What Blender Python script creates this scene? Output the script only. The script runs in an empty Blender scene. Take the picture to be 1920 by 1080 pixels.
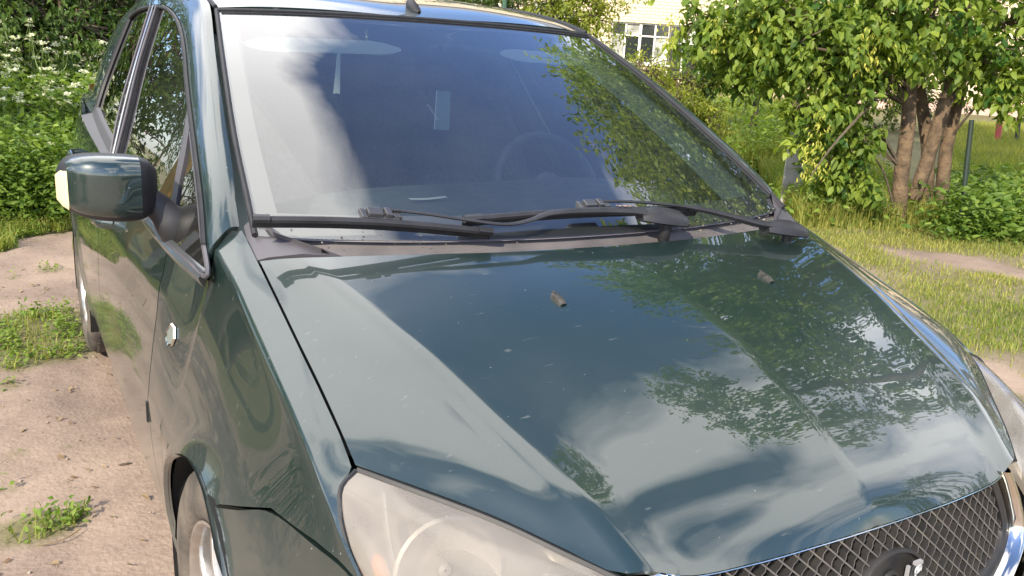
import bpy, bmesh, math, random
import numpy as np
from mathutils import Vector, Matrix, noise
rad = math.radians
scene = bpy.context.scene
COL = scene.collection

# ------------------------------------------------------------------ camera
CAM = np.array([-1.1596, -0.6641, 1.4480])
YAW, PITCH, ROLL, FPX = 0.5335, -0.2722, 0.0623, 1662.9
def basis(yaw, pitch, roll):
    f = np.array([math.sin(yaw)*math.cos(pitch), math.cos(yaw)*math.cos(pitch), math.sin(pitch)])
    r = np.array([math.cos(yaw), -math.sin(yaw), 0.]); u = np.cross(r, f)
    c, s = math.cos(roll), math.sin(roll)
    return c*r + s*u, -s*r + c*u, f
CR, CU, CF = basis(YAW, PITCH, ROLL)
cd = bpy.data.cameras.new('camera'); cam = bpy.data.objects.new('camera', cd); COL.objects.link(cam)
M = Matrix(((CR[0], CU[0], -CF[0], CAM[0]), (CR[1], CU[1], -CF[1], CAM[1]), (CR[2], CU[2], -CF[2], CAM[2]), (0, 0, 0, 1)))
cam.matrix_world = M
cd.sensor_width = 36; cd.lens = FPX/1920*36; cd.clip_start = 0.02; cd.clip_end = 2000
scene.camera = cam

# ------------------------------------------------------------------ sky and sun
SUN_AZ, SUN_EL = rad(-128), rad(34)          # azimuth clockwise from +Y towards +X
wd = bpy.data.worlds.new('World'); scene.world = wd; wd.use_nodes = True
def build_sky():
    nt = wd.node_tree; nt.nodes.clear(); N = nt.nodes.new; L = nt.links.new
    out = N('ShaderNodeOutputWorld'); bg = N('ShaderNodeBackground'); bg.inputs[1].default_value = 0.15
    L(bg.outputs[0], out.inputs[0])
    sky = N('ShaderNodeTexSky'); sky.sky_type = 'NISHITA'; sky.sun_disc = False
    sky.sun_elevation = SUN_EL; sky.sun_rotation = SUN_AZ; sky.dust_density = .5; sky.ozone_density = 2.5
    tc = N('ShaderNodeTexCoord')
    nz = N('ShaderNodeTexNoise'); nz.inputs['Scale'].default_value = 2.1; nz.inputs['Detail'].default_value = 7
    nz.inputs['Roughness'].default_value = .52; nz.inputs['Distortion'].default_value = .35
    mp = N('ShaderNodeMapping'); mp.inputs['Scale'].default_value = (1, 1, 1.7); mp.inputs['Location'].default_value = (3.1, 1.7, .4)
    L(tc.outputs['Generated'], mp.inputs[0]); L(mp.outputs[0], nz.inputs[0])
    cn = N('ShaderNodeMath'); cn.operation = 'MULTIPLY_ADD'; cn.inputs[1].default_value = 2.6; cn.inputs[2].default_value = -.80; L(nz.outputs[0], cn.inputs[0]); val = cn.outputs[0]
    def blob(az, el, width, amount, val):
        v = (math.sin(rad(az))*math.cos(rad(el)), math.cos(rad(az))*math.cos(rad(el)), math.sin(rad(el)))
        d = N('ShaderNodeVectorMath'); d.operation = 'DOT_PRODUCT'; d.inputs[1].default_value = v
        L(tc.outputs['Generated'], d.inputs[0])
        m = N('ShaderNodeMapRange'); m.interpolation_type = 'SMOOTHSTEP'
        m.inputs[1].default_value = math.cos(rad(width)); m.inputs[2].default_value = 1; m.inputs[3].default_value = 0; m.inputs[4].default_value = amount
        L(d.outputs['Value'], m.inputs[0])
        a = N('ShaderNodeMath'); a.operation = 'ADD'; L(val, a.inputs[0]); L(m.outputs[0], a.inputs[1])
        return a.outputs[0]
    # one bank of cloud north, one east, a blue gap between them
    for b in CLOUDS: val = blob(*b, val)
    cr = N('ShaderNodeValToRGB'); cr.color_ramp.elements[0].position = .44; cr.color_ramp.elements[1].position = .86
    L(val, cr.inputs[0])
    mx = N('ShaderNodeMix'); mx.data_type = 'RGBA'; mx.inputs[7].default_value = CLOUD_COL
    L(cr.outputs[0], mx.inputs[0]); tn = N('ShaderNodeMix'); tn.data_type = 'RGBA'; tn.blend_type = 'MULTIPLY'; tn.inputs[0].default_value = 1; tn.inputs[7].default_value = (1.02, 1.10, 1.34, 1); L(sky.outputs[0], tn.inputs[6]); L(tn.outputs[2], mx.inputs[6]); L(mx.outputs[2], bg.inputs[0])
CLOUDS = [(-8, 61, 52, .52), (96, 44, 42, .46), (47, 51, 23, -.50), (126, 64, 24, -.45), (-150, 62, 34, -.30), (60, 62, 14, -.15)]
CLOUD_COL = (13., 12.8, 12.8, 1)
build_sky()
sd = bpy.data.lights.new('sun', 'SUN'); sd.energy = 4.6; sd.angle = rad(.6); sd.color = (1, .89, .70)
so = bpy.data.objects.new('sun', sd); COL.objects.link(so)
sv = Vector((math.sin(SUN_AZ)*math.cos(SUN_EL), math.cos(SUN_AZ)*math.cos(SUN_EL), math.sin(SUN_EL)))
so.rotation_euler = sv.to_track_quat('Z', 'Y').to_euler(); so.location = sv*30
scene.view_settings.view_transform = 'Standard'; scene.view_settings.look = 'None'
scene.view_settings.exposure = 0.6; scene.view_settings.gamma = 1; scene.view_settings.use_curve_mapping = False
scene.render.engine = 'CYCLES'
scene.cycles.max_bounces = 8; scene.cycles.transparent_max_bounces = 16; scene.cycles.caustics_reflective = False; scene.cycles.caustics_refractive = False

# ------------------------------------------------------------------ materials
def mat(name, base, rough=.6, metal=0., coat=0., coat_rough=.03, var=0., vscale=8., col2=None, bump=0., bscale=60., spec=.5, trans=0., coord='Object', bdist=.01, sub=None, detail=5):
    m = bpy.data.materials.new(name); m.use_nodes = True; nt = m.node_tree; b = nt.nodes['Principled BSDF']
    b.inputs['Base Color'].default_value = (*base, 1); b.inputs['Roughness'].default_value = rough; b.inputs['Metallic'].default_value = metal
    b.inputs['Coat Weight'].default_value = coat; b.inputs['Coat Roughness'].default_value = coat_rough
    b.inputs['Specular IOR Level'].default_value = spec; b.inputs['Transmission Weight'].default_value = trans
    N = nt.nodes.new; L = nt.links.new
    tc = N('ShaderNodeTexCoord')
    if var or col2:
        n = N('ShaderNodeTexNoise'); n.inputs['Scale'].default_value = vscale; n.inputs['Detail'].default_value = detail
        L(tc.outputs[coord], n.inputs[0])
        r = N('ShaderNodeMapRange'); r.inputs[1].default_value = .32; r.inputs[2].default_value = .68; L(n.outputs[0], r.inputs[0])
        mx = N('ShaderNodeMix'); mx.data_type = 'RGBA'
        c2 = col2 or tuple(min(1, c*(1+var)) for c in base)
        c1 = base if col2 else tuple(c*(1-var) for c in base)
        mx.inputs[6].default_value = (*c1, 1); mx.inputs[7].default_value = (*c2, 1)
        L(r.outputs[0], mx.inputs[0]); L(mx.outputs[2], b.inputs['Base Color'])
    if bump:
        n2 = N('ShaderNodeTexNoise'); n2.inputs['Scale'].default_value = bscale; n2.inputs['Detail'].default_value = 6; L(tc.outputs[coord], n2.inputs[0])
        bp = N('ShaderNodeBump'); bp.inputs['Strength'].default_value = bump; bp.inputs['Distance'].default_value = bdist
        L(n2.outputs[0], bp.inputs['Height']); L(bp.outputs[0], b.inputs['Normal'])
    return m

def paint_mat():
    m = bpy.data.materials.new('dark_green_paint'); m.use_nodes = True; nt = m.node_tree; b = nt.nodes['Principled BSDF']
    N = nt.nodes.new; L = nt.links.new
    b.inputs['Metallic'].default_value = .25; b.inputs['Roughness'].default_value = .38
    b.inputs['Coat Weight'].default_value = 1; b.inputs['Coat IOR'].default_value = 1.78
    tc = N('ShaderNodeTexCoord')
    # dust film in broad patches
    n = N('ShaderNodeTexNoise'); n.inputs['Scale'].default_value = 3.5; n.inputs['Detail'].default_value = 8; n.inputs['Roughness'].default_value = .65
    L(tc.outputs['Object'], n.inputs[0])
    r = N('ShaderNodeMapRange'); r.inputs[1].default_value = .35; r.inputs[2].default_value = .75; r.inputs[3].default_value = .008; r.inputs[4].default_value = .045
    L(n.outputs[0], r.inputs[0])
    # dried dirt low on the flanks
    sp = N('ShaderNodeSeparateXYZ'); L(tc.outputs['Object'], sp.inputs[0])
    lo = N('ShaderNodeMapRange'); lo.inputs[1].default_value = .75; lo.inputs[2].default_value = .3; lo.inputs[3].default_value = 0; lo.inputs[4].default_value = .3
    L(sp.outputs[2], lo.inputs[0])
    ad = N('ShaderNodeMath'); ad.operation = 'ADD'; L(r.outputs[0], ad.inputs[0]); L(lo.outputs[0], ad.inputs[1])
    mx = N('ShaderNodeMix'); mx.data_type = 'RGBA'; mx.inputs[6].default_value = (.003, .019, .017, 1); mx.inputs[7].default_value = (.36, .34, .30, 1)
    L(ad.outputs[0], mx.inputs[0])
    # specks: bird lime, seeds, grit
    v = N('ShaderNodeTexVoronoi'); v.inputs['Scale'].default_value = 42; v.inputs['Randomness'].default_value = 1; L(tc.outputs['Object'], v.inputs[0])
    th = N('ShaderNodeSeparateColor'); L(v.outputs['Color'], th.inputs[0])
    siz = N('ShaderNodeMapRange'); siz.inputs[1].default_value = .62; siz.inputs[2].default_value = 1; siz.inputs[3].default_value = 0; siz.inputs[4].default_value = .075
    L(th.outputs[0], siz.inputs[0])
    lt = N('ShaderNodeMath'); lt.operation = 'LESS_THAN'; L(v.outputs['Distance'], lt.inputs[0]); L(siz.outputs[0], lt.inputs[1])
    # fine scratches
    mp = N('ShaderNodeMapping'); mp.inputs['Scale'].default_value = (22, 90, 60); mp.inputs['Rotation'].default_value = (0, .3, .9); L(tc.outputs['Object'], mp.inputs[0])
    s2 = N('ShaderNodeTexNoise'); s2.inputs['Scale'].default_value = 1.0; s2.inputs['Detail'].default_value = 2; L(mp.outputs[0], s2.inputs[0])
    g2 = N('ShaderNodeMapRange'); g2.inputs[1].default_value = .70; g2.inputs[2].default_value = .80; g2.inputs[3].default_value = 0; g2.inputs[4].default_value = .5; L(s2.outputs[0], g2.inputs[0])
    mxx = N('ShaderNodeMath'); mxx.operation = 'MAXIMUM'; L(lt.outputs[0], mxx.inputs[0]); L(g2.outputs[0], mxx.inputs[1])
    sc = N('ShaderNodeMath'); sc.operation = 'MULTIPLY'; sc.inputs[1].default_value = .40; L(mxx.outputs[0], sc.inputs[0])
    mx2 = N('ShaderNodeMix'); mx2.data_type = 'RGBA'; mx2.inputs[7].default_value = (.5, .5, .46, 1)
    L(sc.outputs[0], mx2.inputs[0]); L(mx.outputs[2], mx2.inputs[6]); L(mx2.outputs[2], b.inputs['Base Color'])
    cw = N('ShaderNodeMath'); cw.operation = 'SUBTRACT'; cw.inputs[0].default_value = 1; L(mxx.outputs[0], cw.inputs[1]); L(cw.outputs[0], b.inputs['Coat Weight'])
    cr = N('ShaderNodeMapRange'); cr.inputs[1].default_value = .3; cr.inputs[2].default_value = .8; cr.inputs[3].default_value = .0; cr.inputs[4].default_value = .022
    L(n.outputs[0], cr.inputs[0])
    ar = N('ShaderNodeMath'); ar.operation = 'MULTIPLY_ADD'; ar.inputs[1].default_value = .5; L(lo.outputs[0], ar.inputs[0]); L(cr.outputs[0], ar.inputs[2]); L(ar.outputs[0], b.inputs['Coat Roughness'])
    return m

def thin_glass(name, tint, gain=1.5, ior=1.5, haze=0., haze_col=(.7, .7, .65), rough=0.0):
    m = bpy.data.materials.new(name); m.use_nodes = True; nt = m.node_tree; nt.nodes.clear(); N = nt.nodes.new; L = nt.links.new
    out = N('ShaderNodeOutputMaterial'); tr = N('ShaderNodeBsdfTransparent'); tr.inputs[0].default_value = (*tint, 1)
    gl = N('ShaderNodeBsdfGlossy'); gl.inputs['Roughness'].default_value = rough
    fr = N('ShaderNodeFresnel'); fr.inputs[0].default_value = ior
    mu = N('ShaderNodeMath'); mu.operation = 'MULTIPLY'; mu.inputs[1].default_value = gain; mu.use_clamp = True; L(fr.outputs[0], mu.inputs[0])
    src = tr.outputs[0]
    if haze:
        df = N('ShaderNodeBsdfDiffuse'); df.inputs[0].default_value = (*haze_col, 1)
        tc = N('ShaderNodeTexCoord'); n = N('ShaderNodeTexNoise'); n.inputs['Scale'].default_value = 7; n.inputs['Detail'].default_value = 6; L(tc.outputs['Object'], n.inputs[0])
        r = N('ShaderNodeMapRange'); r.inputs[1].default_value = .3; r.inputs[2].default_value = .7; r.inputs[3].default_value = haze*.75; r.inputs[4].default_value = haze*1.25; L(n.outputs[0], r.inputs[0])
        h = N('ShaderNodeMixShader'); L(r.outputs[0], h.inputs[0]); L(src, h.inputs[1]); L(df.outputs[0], h.inputs[2]); src = h.outputs[0]
    mx = N('ShaderNodeMixShader'); L(mu.outputs[0], mx.inputs[0]); L(src, mx.inputs[1]); L(gl.outputs[0], mx.inputs[2]); L(mx.outputs[0], out.inputs[0])
    return m

def leaf_mat(name, c1, c2, trans=.35, rough=.5, spec=.3):
    """colour differs from leaf to leaf through the 'tint' attribute"""
    m = bpy.data.materials.new(name); m.use_nodes = True; nt = m.node_tree; b = nt.nodes['Principled BSDF']; N = nt.nodes.new; L = nt.links.new
    at = N('ShaderNodeAttribute'); at.attribute_name = 'tint'
    mx = N('ShaderNodeMix'); mx.data_type = 'RGBA'; mx.inputs[6].default_value = (*c1, 1); mx.inputs[7].default_value = (*c2, 1); L(at.outputs['Fac'], mx.inputs[0])
    L(mx.outputs[2], b.inputs['Base Color']); b.inputs['Roughness'].default_value = rough; b.inputs['Specular IOR Level'].default_value = spec
    tl = N('ShaderNodeBsdfTranslucent')
    br = N('ShaderNodeMix'); br.data_type = 'RGBA'; br.blend_type = 'MULTIPLY'; br.inputs[0].default_value = 1; br.inputs[7].default_value = (1.3, 1.35, .55, 1); L(mx.outputs[2], br.inputs[6]); L(br.outputs[2], tl.inputs[0])
    ms = N('ShaderNodeMixShader'); ms.inputs[0].default_value = trans; L(b.outputs[0], ms.inputs[1]); L(tl.outputs[0], ms.inputs[2])
    L(ms.outputs[0], nt.nodes['Material Output'].inputs[0])
    return m

PAINT = paint_mat()
PLASTIC = mat('black_plastic', (.016, .016, .019), .5, var=.4, vscale=20, bump=.08, bscale=400)
RUBBER = mat('rubber', (.016, .016, .018), .55, var=.3, vscale=30)
TYRE = mat('dusty_tyre', (.035, .033, .031), .85, col2=(.15, .125, .10), vscale=9, bump=.4, bscale=80)
COWLM = mat('faded_grey_plastic', (.10, .094, .098), .42, col2=(.17, .155, .155), vscale=9, bump=.1, bscale=300, spec=.6)
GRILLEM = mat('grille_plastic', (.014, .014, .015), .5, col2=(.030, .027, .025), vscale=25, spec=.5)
GEDGE = mat('pale_grille_edge', (.085, .08, .08), .6, col2=(.14, .125, .11), vscale=30)  # paler colour for the front edges of the grille bars
CHROME = mat('chrome', (.78, .78, .78), .10, 1.0, col2=(.70, .64, .52), vscale=10)
ALLOY = mat('alloy', (.62, .62, .61), .28, .85, col2=(.42, .36, .30), vscale=14)
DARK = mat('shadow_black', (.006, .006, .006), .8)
FRIT = mat('ceramic_band', (.20, .175, .20), .5, col2=(.26, .235, .25), vscale=6)
GLASS = thin_glass('windscreen_glass', (.74, .82, .79), 3.2, 1.5, haze=.03, haze_col=(.55, .6, .6))
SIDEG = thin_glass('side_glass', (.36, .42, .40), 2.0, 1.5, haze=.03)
LENS = thin_glass('hazed_lamp_lens', (.93, .90, .84), 1.2, 1.45, haze=.50, haze_col=(.36, .325, .285), rough=.12)
HOUSING = mat('lamp_reflector', (.62, .60, .57), .5, .7)
LAMPGREY = mat('lamp_bezel', (.20, .19, .18), .35, .3)
AMBER = mat('amber_bulb', (.9, .28, .06), .3)
SIGNAL = mat('pale_signal_lens', (.85, .72, .42), .2, coat=1)
DASH = mat('dashboard_plastic', (.065, .085, .088), .7, var=.2, vscale=30, bump=.2, bscale=300)
TRIM = mat('pale_trim', (.50, .55, .46), .7, var=.06, vscale=8)
FABRIC = mat('seat_fabric', (.11, .115, .125), .9, var=.3, vscale=60, bump=.3, bscale=400)
VISOR = mat('visor_vinyl', (.62, .66, .58), .7)
WHITE = mat('white_print', (.8, .8, .78), .5)
STICK = mat('sticker_film', (.16, .26, .28), .35)

# ------------------------------------------------------------------ geometry helpers
def catmull(P, n):
    P = np.asarray(P, float)
    if len(P) == 2: t = np.linspace(0, 1, n)[:, None]; return P[0]*(1-t)+P[1]*t
    d = np.concatenate([[0], np.cumsum(np.linalg.norm(np.diff(P, axis=0), axis=1)**.5)])
    arc = np.concatenate([[0], np.cumsum(np.linalg.norm(np.diff(P, axis=0), axis=1))])
    s = np.linspace(0, arc[-1], n); T = np.interp(s, arc, d)
    Q = np.vstack([2*P[0]-P[1], P, 2*P[-1]-P[-2]]); K = np.concatenate([[d[0]-(d[1]-d[0])], d, [2*d[-1]-d[-2]]])
    out = np.empty((n, P.shape[1]))
    for i, t in enumerate(T):
        j = min(max(np.searchsorted(K, t, side='right')-1, 1), len(K)-3)
        t0, t1, t2, t3 = K[j-1:j+3]; p0, p1, p2, p3 = Q[j-1:j+3]
        A1 = (t1-t)/(t1-t0)*p0+(t-t0)/(t1-t0)*p1; A2 = (t2-t)/(t2-t1)*p1+(t-t1)/(t2-t1)*p2; A3 = (t3-t)/(t3-t2)*p2+(t-t2)/(t3-t2)*p3
        B1 = (t2-t)/(t2-t0)*A1+(t-t0)/(t2-t0)*A2; B2 = (t3-t)/(t3-t1)*A2+(t-t1)/(t3-t1)*A3
        out[i] = (t2-t)/(t2-t1)*B1+(t-t1)/(t2-t1)*B2
    return out

def coons(c0, c1, d0, d1, n, m):
    """c0,c1: curves along u at v=0,1 ; d0,d1: curves along v at u=0,1 -> grid [v,u]"""
    C0, C1, D0, D1 = catmull(c0, n), catmull(c1, n), catmull(d0, m), catmull(d1, m)
    u = np.linspace(0, 1, n)[None, :, None]; v = np.linspace(0, 1, m)[:, None, None]
    A = (1-v)*C0[None]+v*C1[None]; B = (1-u)*D0[:, None]+u*D1[:, None]
    P = (1-u)*(1-v)*C0[0]+u*(1-v)*C0[-1]+(1-u)*v*C1[0]+u*v*C1[-1]
    return A+B-P

def loft(rows, n, m, across_smooth=True):
    R = np.array([catmull(r, n) for r in rows])
    return np.stack([catmull(R[:, i], m) for i in range(n)], 1)

def link(name, me, m, parent=None, **props):
    o = bpy.data.objects.new(name, me); COL.objects.link(o)
    if m is not None:
        for x in (m if isinstance(m, (list, tuple)) else [m]): me.materials.append(x)
    if parent is not None: o.parent = parent
    for k, v in props.items(): o[k] = v
    return o

class Mesh:
    """collects vertices and faces; one mesh object at the end"""
    def __init__(self): self.v = []; self.f = []; self.mi = []
    def add(self, V, F, mi=0):
        o = len(self.v); self.v += [tuple(map(float, p)) for p in V]; self.f += [tuple(i+o for i in f) for f in F]; self.mi += [mi]*len(F); return o
    def grid(self, G, mi=0, center=None, flip=False, flange=0., closed_u=False, edges='abcd', fsteep=0.):
        G = np.asarray(G); m, n = G.shape[:2]
        du = np.gradient(G, axis=1); dv = np.gradient(G, axis=0); Nn = np.cross(du, dv); Nn /= np.linalg.norm(Nn, axis=2, keepdims=True)+1e-12
        if center is not None:
            s = np.sum(Nn*(G-np.array(center)))
            flip = s < 0
        if flip: Nn = -Nn
        V = G.reshape(-1, 3); F = []
        for j in range(m-1):
            for i in range(n-1 if not closed_u else n):
                a, b = j*n+i, j*n+(i+1) % n; c, d = b+n, a+n
                F.append((a, d, c, b) if flip else (a, b, c, d))
        base = self.add(V, F, mi)
        if flange:
            loop = ([(0, i) for i in range(n)] if 1 else [])
            segs = {'a': [(0, i) for i in range(n)], 'b': [(j, n-1) for j in range(m)], 'c': [(m-1, i) for i in range(n-1, -1, -1)], 'd': [(j, 0) for j in range(m-1, -1, -1)]}
            for k in edges:
                s = segs[k]; top = [G[p] for p in s]
                nn = np.array([Nn[p] for p in s])
                bot = [G[p]-nn[i]*flange for i, p in enumerate(s)]
                L_ = len(s); VV = top+bot; FF = []
                for i in range(L_-1):
                    FF.append((i, i+L_, i+1+L_, i+1) if not flip else (i, i+1, i+1+L_, i+L_))
                self.add(VV, FF, mi)
        return base
    def tube(self, P, r, k=8, mi=0, cap=True, flat=None):
        P = np.asarray(P, float); n = len(P); r = np.broadcast_to(r, (n,)) if np.ndim(r) < 2 else r
        T = np.gradient(P, axis=0); T /= np.linalg.norm(T, axis=1, keepdims=True)+1e-12
        up = np.array([0, 0, 1.]) if abs(T[0][2]) < .9 else np.array([1., 0, 0])
        V = []
        for i in range(n):
            a = np.cross(T[i], up); a /= np.linalg.norm(a)+1e-12; b = np.cross(a, T[i]); up = b
            fa, fb = (1, 1) if flat is None else flat
            for q in range(k):
                t = 2*math.pi*q/k; V.append(P[i]+r[i]*(a*math.cos(t)*fa+b*math.sin(t)*fb))
        F = [(i*k+q, i*k+(q+1) % k, (i+1)*k+(q+1) % k, (i+1)*k+q) for i in range(n-1) for q in range(k)]
        if cap: F += [tuple(range(k))[::-1], tuple(range((n-1)*k, n*k))]
        self.add(V, F, mi)
    def box(self, c, s, mi=0, R=None, bevel=0):
        c = np.array(c, float); s = np.array(s, float)/2
        V = np.array([(x, y, z) for x in (-1, 1) for y in (-1, 1) for z in (-1, 1)])*s
        if R is not None: V = V@np.array(R).T
        self.add(V+c, [(0, 1, 3, 2), (4, 6, 7, 5), (0, 4, 5, 1), (2, 3, 7, 6), (0, 2, 6, 4), (1, 5, 7, 3)], mi)
    def lathe(self, prof, axis_o, ax='x', k=48, mi=0, sgn=1):
        """prof: (axial, radius)"""
        V = []
        for a, r in prof:
            for q in range(k):
                t = 2*math.pi*q/k
                V.append((axis_o[0]+sgn*a, axis_o[1]+r*math.cos(t), axis_o[2]+r*math.sin(t)))
        n = len(prof)
        F = [(i*k+q, i*k+(q+1) % k, (i+1)*k+(q+1) % k, (i+1)*k+q) for i in range(n-1) for q in range(k)]
        self.add(V, F, mi)
    def obj(self, name, m, parent=None, smooth=True, angle=38, weld=0., fix=False, solid=0., bevel=0., **props):
        me = bpy.data.meshes.new(name); me.from_pydata(self.v, [], self.f); 
        if weld or fix or bevel:
            bm = bmesh.new(); bm.from_mesh(me)
            # keep material indices
            for f, mi in zip(bm.faces, self.mi): f.material_index = mi
            if weld: bmesh.ops.remove_doubles(bm, verts=bm.verts, dist=weld)
            if bevel: bmesh.ops.bevel(bm, geom=[e for e in bm.edges if e.is_manifold and e.calc_face_angle(0) > .5], offset=bevel, segments=2, profile=.5, affect='EDGES', clamp_overlap=True)
            if fix: bmesh.ops.recalc_face_normals(bm, faces=bm.faces)
            bm.to_mesh(me); bm.free()
        else:
            me.polygons.foreach_set('material_index', self.mi)
        if smooth:
            me.polygons.foreach_set('use_smooth', [True]*len(me.polygons)); me.update()
            me.set_sharp_from_angle(angle=rad(angle))
        return link(name, me, m, parent, **props)

def empty(name, loc=(0, 0, 0), label=None, category=None, group=None):
    o = bpy.data.objects.new(name, None); COL.objects.link(o); o.location = loc; o.empty_display_size = .2
    if label: o['label'] = label
    if category: o['category'] = category
    if group: o['group'] = group
    return o
def tag(o, label, category, group=None):
    o['label'] = label; o['category'] = category
    if group: o['group'] = group
    return o
# ================================================================== THE CAR (front at y=0, +x is its left side)
MID = np.array([0, 2., .75])
car = empty('parked_car', (0, 2.1, 0), 'dusty dark green people carrier on the bare dirt yard, badge missing from its grille', 'car')
CARROOT = car
def P_(o):                    # keep world coordinates under the car's empty
    o.matrix_parent_inverse = Matrix.Translation((0, -2.1, 0)); return o
def part(ms, name, m, **k):
    par = k.pop('parent', None)
    o = ms.obj(name, m, par if par is not None else car, **k)
    if par is None: P_(o)
    return o
def mir(G, s): return np.asarray(G)*np.array([s, 1, 1])
ip = lambda y, xs, vs: float(np.interp(y, xs, vs))
def smooth_tab(xs, vs):
    xs = np.asarray(xs, float); vs = np.asarray(vs, float); st = .004; q = np.arange(xs[0]-.4, xs[-1]+.4, st)
    v = np.interp(q, xs, vs); v = np.where(q < xs[0], vs[0]+(q-xs[0])*(vs[1]-vs[0])/(xs[1]-xs[0]), np.where(q > xs[-1], vs[-1]+(q-xs[-1])*(vs[-1]-vs[-2])/(xs[-1]-xs[-2]), v))
    sg = min(.07, .5*float(np.median(np.diff(xs)))); k = np.arange(-int(3*sg/st), int(3*sg/st)+1)*st; w = np.exp(-k*k/2/sg/sg); w /= w.sum(); v2 = np.convolve(np.pad(v, len(w)//2, mode='edge'), w, 'valid')
    return lambda y: np.interp(y, q, v2)

# ---------------- hood
HS = [(.738, 1.014, 1.007), (.7385, .89, .970), (.739, .75, .927), (.739, .636, .892), (.739, .53, .854), (.737, .476, .826)]   # side seam
HC = [(.668, .975, 1.0185), (.638, .853, .996), (.601, .718, .967), (.567, .601, .937), (.533, .475, .896), (.497, .35, .853), (.467, .263, .818), (.425, .158, .752)]  # crease
HM = [(0, .872, 1.025), (0, .67, .993), (0, .5, .950), (0, .35, .897), (0, .25, .851), (0, .19, .815), (0, .158, .790), (0, .136, .764), (0, .124, .735)]
HR1 = [(0, .872, 1.025), (.26, .886, 1.0245), (.4, .912, 1.0235), (.52, .940, 1.0215), (.668, .975, 1.0185)]
HR2 = [(.668, .975, 1.0185), (.705, .992, 1.0145), (.738, 1.014, 1.007)]
HL = [(0, .124, .735), (.12, .126, .7345), (.25, .133, .7315), (.36, .144, .729), (.425, .158, .752)]
HL = [(0, .124, .735), (.12, .126, .7345), (.25, .133, .733), (.36, .144, .736), (.425, .158, .752)]
HH = [(.425, .158, .752), (.465, .178, .748), (.518, .233, .768), (.587, .311, .793), (.684, .414, .817), (.737, .476, .826)]
g_in = coons(HR1, HL, HM, HC, 34, 60)          # v from rear to front, u from centre to crease
g_out = coons(HR2, HH, HC, HS, 16, 60)
hood = Mesh()
full_in = np.concatenate([mir(g_in[:, ::-1], -1), g_in[:, 1:]], 1)
left = np.concatenate([full_in, g_out[:, 1:]], 1)
full = np.concatenate([mir(g_out[:, ::-1], -1)[:, :-1], left], 1)
hood.grid(full, center=(0, .6, 0), flange=.014)
# turned-down front lip
HOOD = part(hood, 'hood', PAINT, weld=.0004)
lip = Mesh()
LP = catmull([(-.40, .152, .744)]+[(-x, y-.001, z-.002) for x, y, z in HL[3:0:-1]]+[(x, y-.001, z-.002) for x, y, z in HL[:4]]+[(.40, .152, .744)], 60)
lip.tube(LP, .0012, 6)
part(lip, 'lip_trim', CHROME, parent=HOOD)
JETM = mat('dusty_black_plastic', (.02, .019, .018), .4, col2=(.075, .068, .058), vscale=60)
def pt(G, u, v): 
    m, n = G.shape[:2]; return G[int(round(v*(m-1))), int(round(u*(n-1)))]
for s, (x, y, z) in ((-1, (.268, .671, .978)), (1, (.268, .671, .978))):
    # washer jet: small wedge sitting on the hood
    w = Mesh(); i = np.argmin(np.linalg.norm(g_in.reshape(-1, 3)-np.array([x, y, z]), axis=1)); c = g_in.reshape(-1, 3)[i]
    c = np.array([x, y, c[2]+(c[1]-y)*-.16])
    rows = []
    for t, wd_, h in ((-.019, .007, .002), (-.010, .0085, .007), (.004, .009, .0095), (.016, .0085, .009), (.019, .007, .001)):
        rows.append([(c[0]*s-wd_, c[1]+t, c[2]+t*.17-.003), (c[0]*s-wd_*.8, c[1]+t, c[2]+t*.17+h*.8), (c[0]*s, c[1]+t, c[2]+t*.17+h), (c[0]*s+wd_*.8, c[1]+t, c[2]+t*.17+h*.8), (c[0]*s+wd_, c[1]+t, c[2]+t*.17-.003)])
    w.grid(np.array(rows), center=(c[0]*s, c[1], c[2]-.05))
    w.tube([(c[0]*s, c[1]+.012, c[2]+.012), (c[0]*s, c[1]+.021, c[2]+.012)], .0022, 6)
    part(w, 'washer_jet', JETM, parent=HOOD)
# near-black sheet under the hood, paints the shade in the seams
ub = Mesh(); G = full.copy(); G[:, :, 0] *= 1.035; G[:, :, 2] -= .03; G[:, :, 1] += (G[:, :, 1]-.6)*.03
G = G[:52]; ub.grid(G, center=(0, .6, 0)); part(ub, 'seam_shade_sheet', DARK)

# ---------------- side surfaces
xm = smooth_tab(np.array([.2, .3, .4, .5, .62, .75, .9, 1.1, 1.4, 1.9, 2.6, 3.2, 3.6, 3.9, 4.1, 4.2, 4.3]), np.array([.72, .785, .83, .862, .888, .903, .908, .905, .908, .914, .914, .912, .905, .88, .83, .78, .68]))
beltz = smooth_tab(np.array([1.0, 1.13, 1.4, 1.7, 2.3, 2.8, 3.2, 3.5, 4.2]), np.array([.94, .942, .946, .957, 1.0, 1.03, 1.06, 1.085, 1.10]))
xbt = smooth_tab(np.array([.9, 1.1, 1.3, 1.6, 2.3, 2.9, 3.2, 3.5, 3.7, 4.0, 4.2]), np.array([.80, .829, .848, .86, .868, .868, .864, .848, .822, .765, .70]))
def GS(y, z): return xbt(y)-.36*(z-.96)-.06*max(z-.96, 0)**2
def XS(y, z, zt, xt):
    """half width of the flank at height z; top of the flank is (xt, zt)"""
    zr = .60
    if z >= zr:
        t = (zt-z)/(zt-zr); t = min(max(t, 0), 1); w = min(1, max(0, (y-1.15)/.6)); x = xt+(xm(y)-xt)*((t**1.12)*(1-w)+(1-(1-t)**2.2)*w)
    else:
        t = (zr-z)/.35; x = xm(y)-.035*t*t-.004*t
    # soft swage along the doors
    x += .006*math.exp(-((z-.86)/.035)**2)*min(1, max(0, (y-1.2)/.3))
    return x
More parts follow.
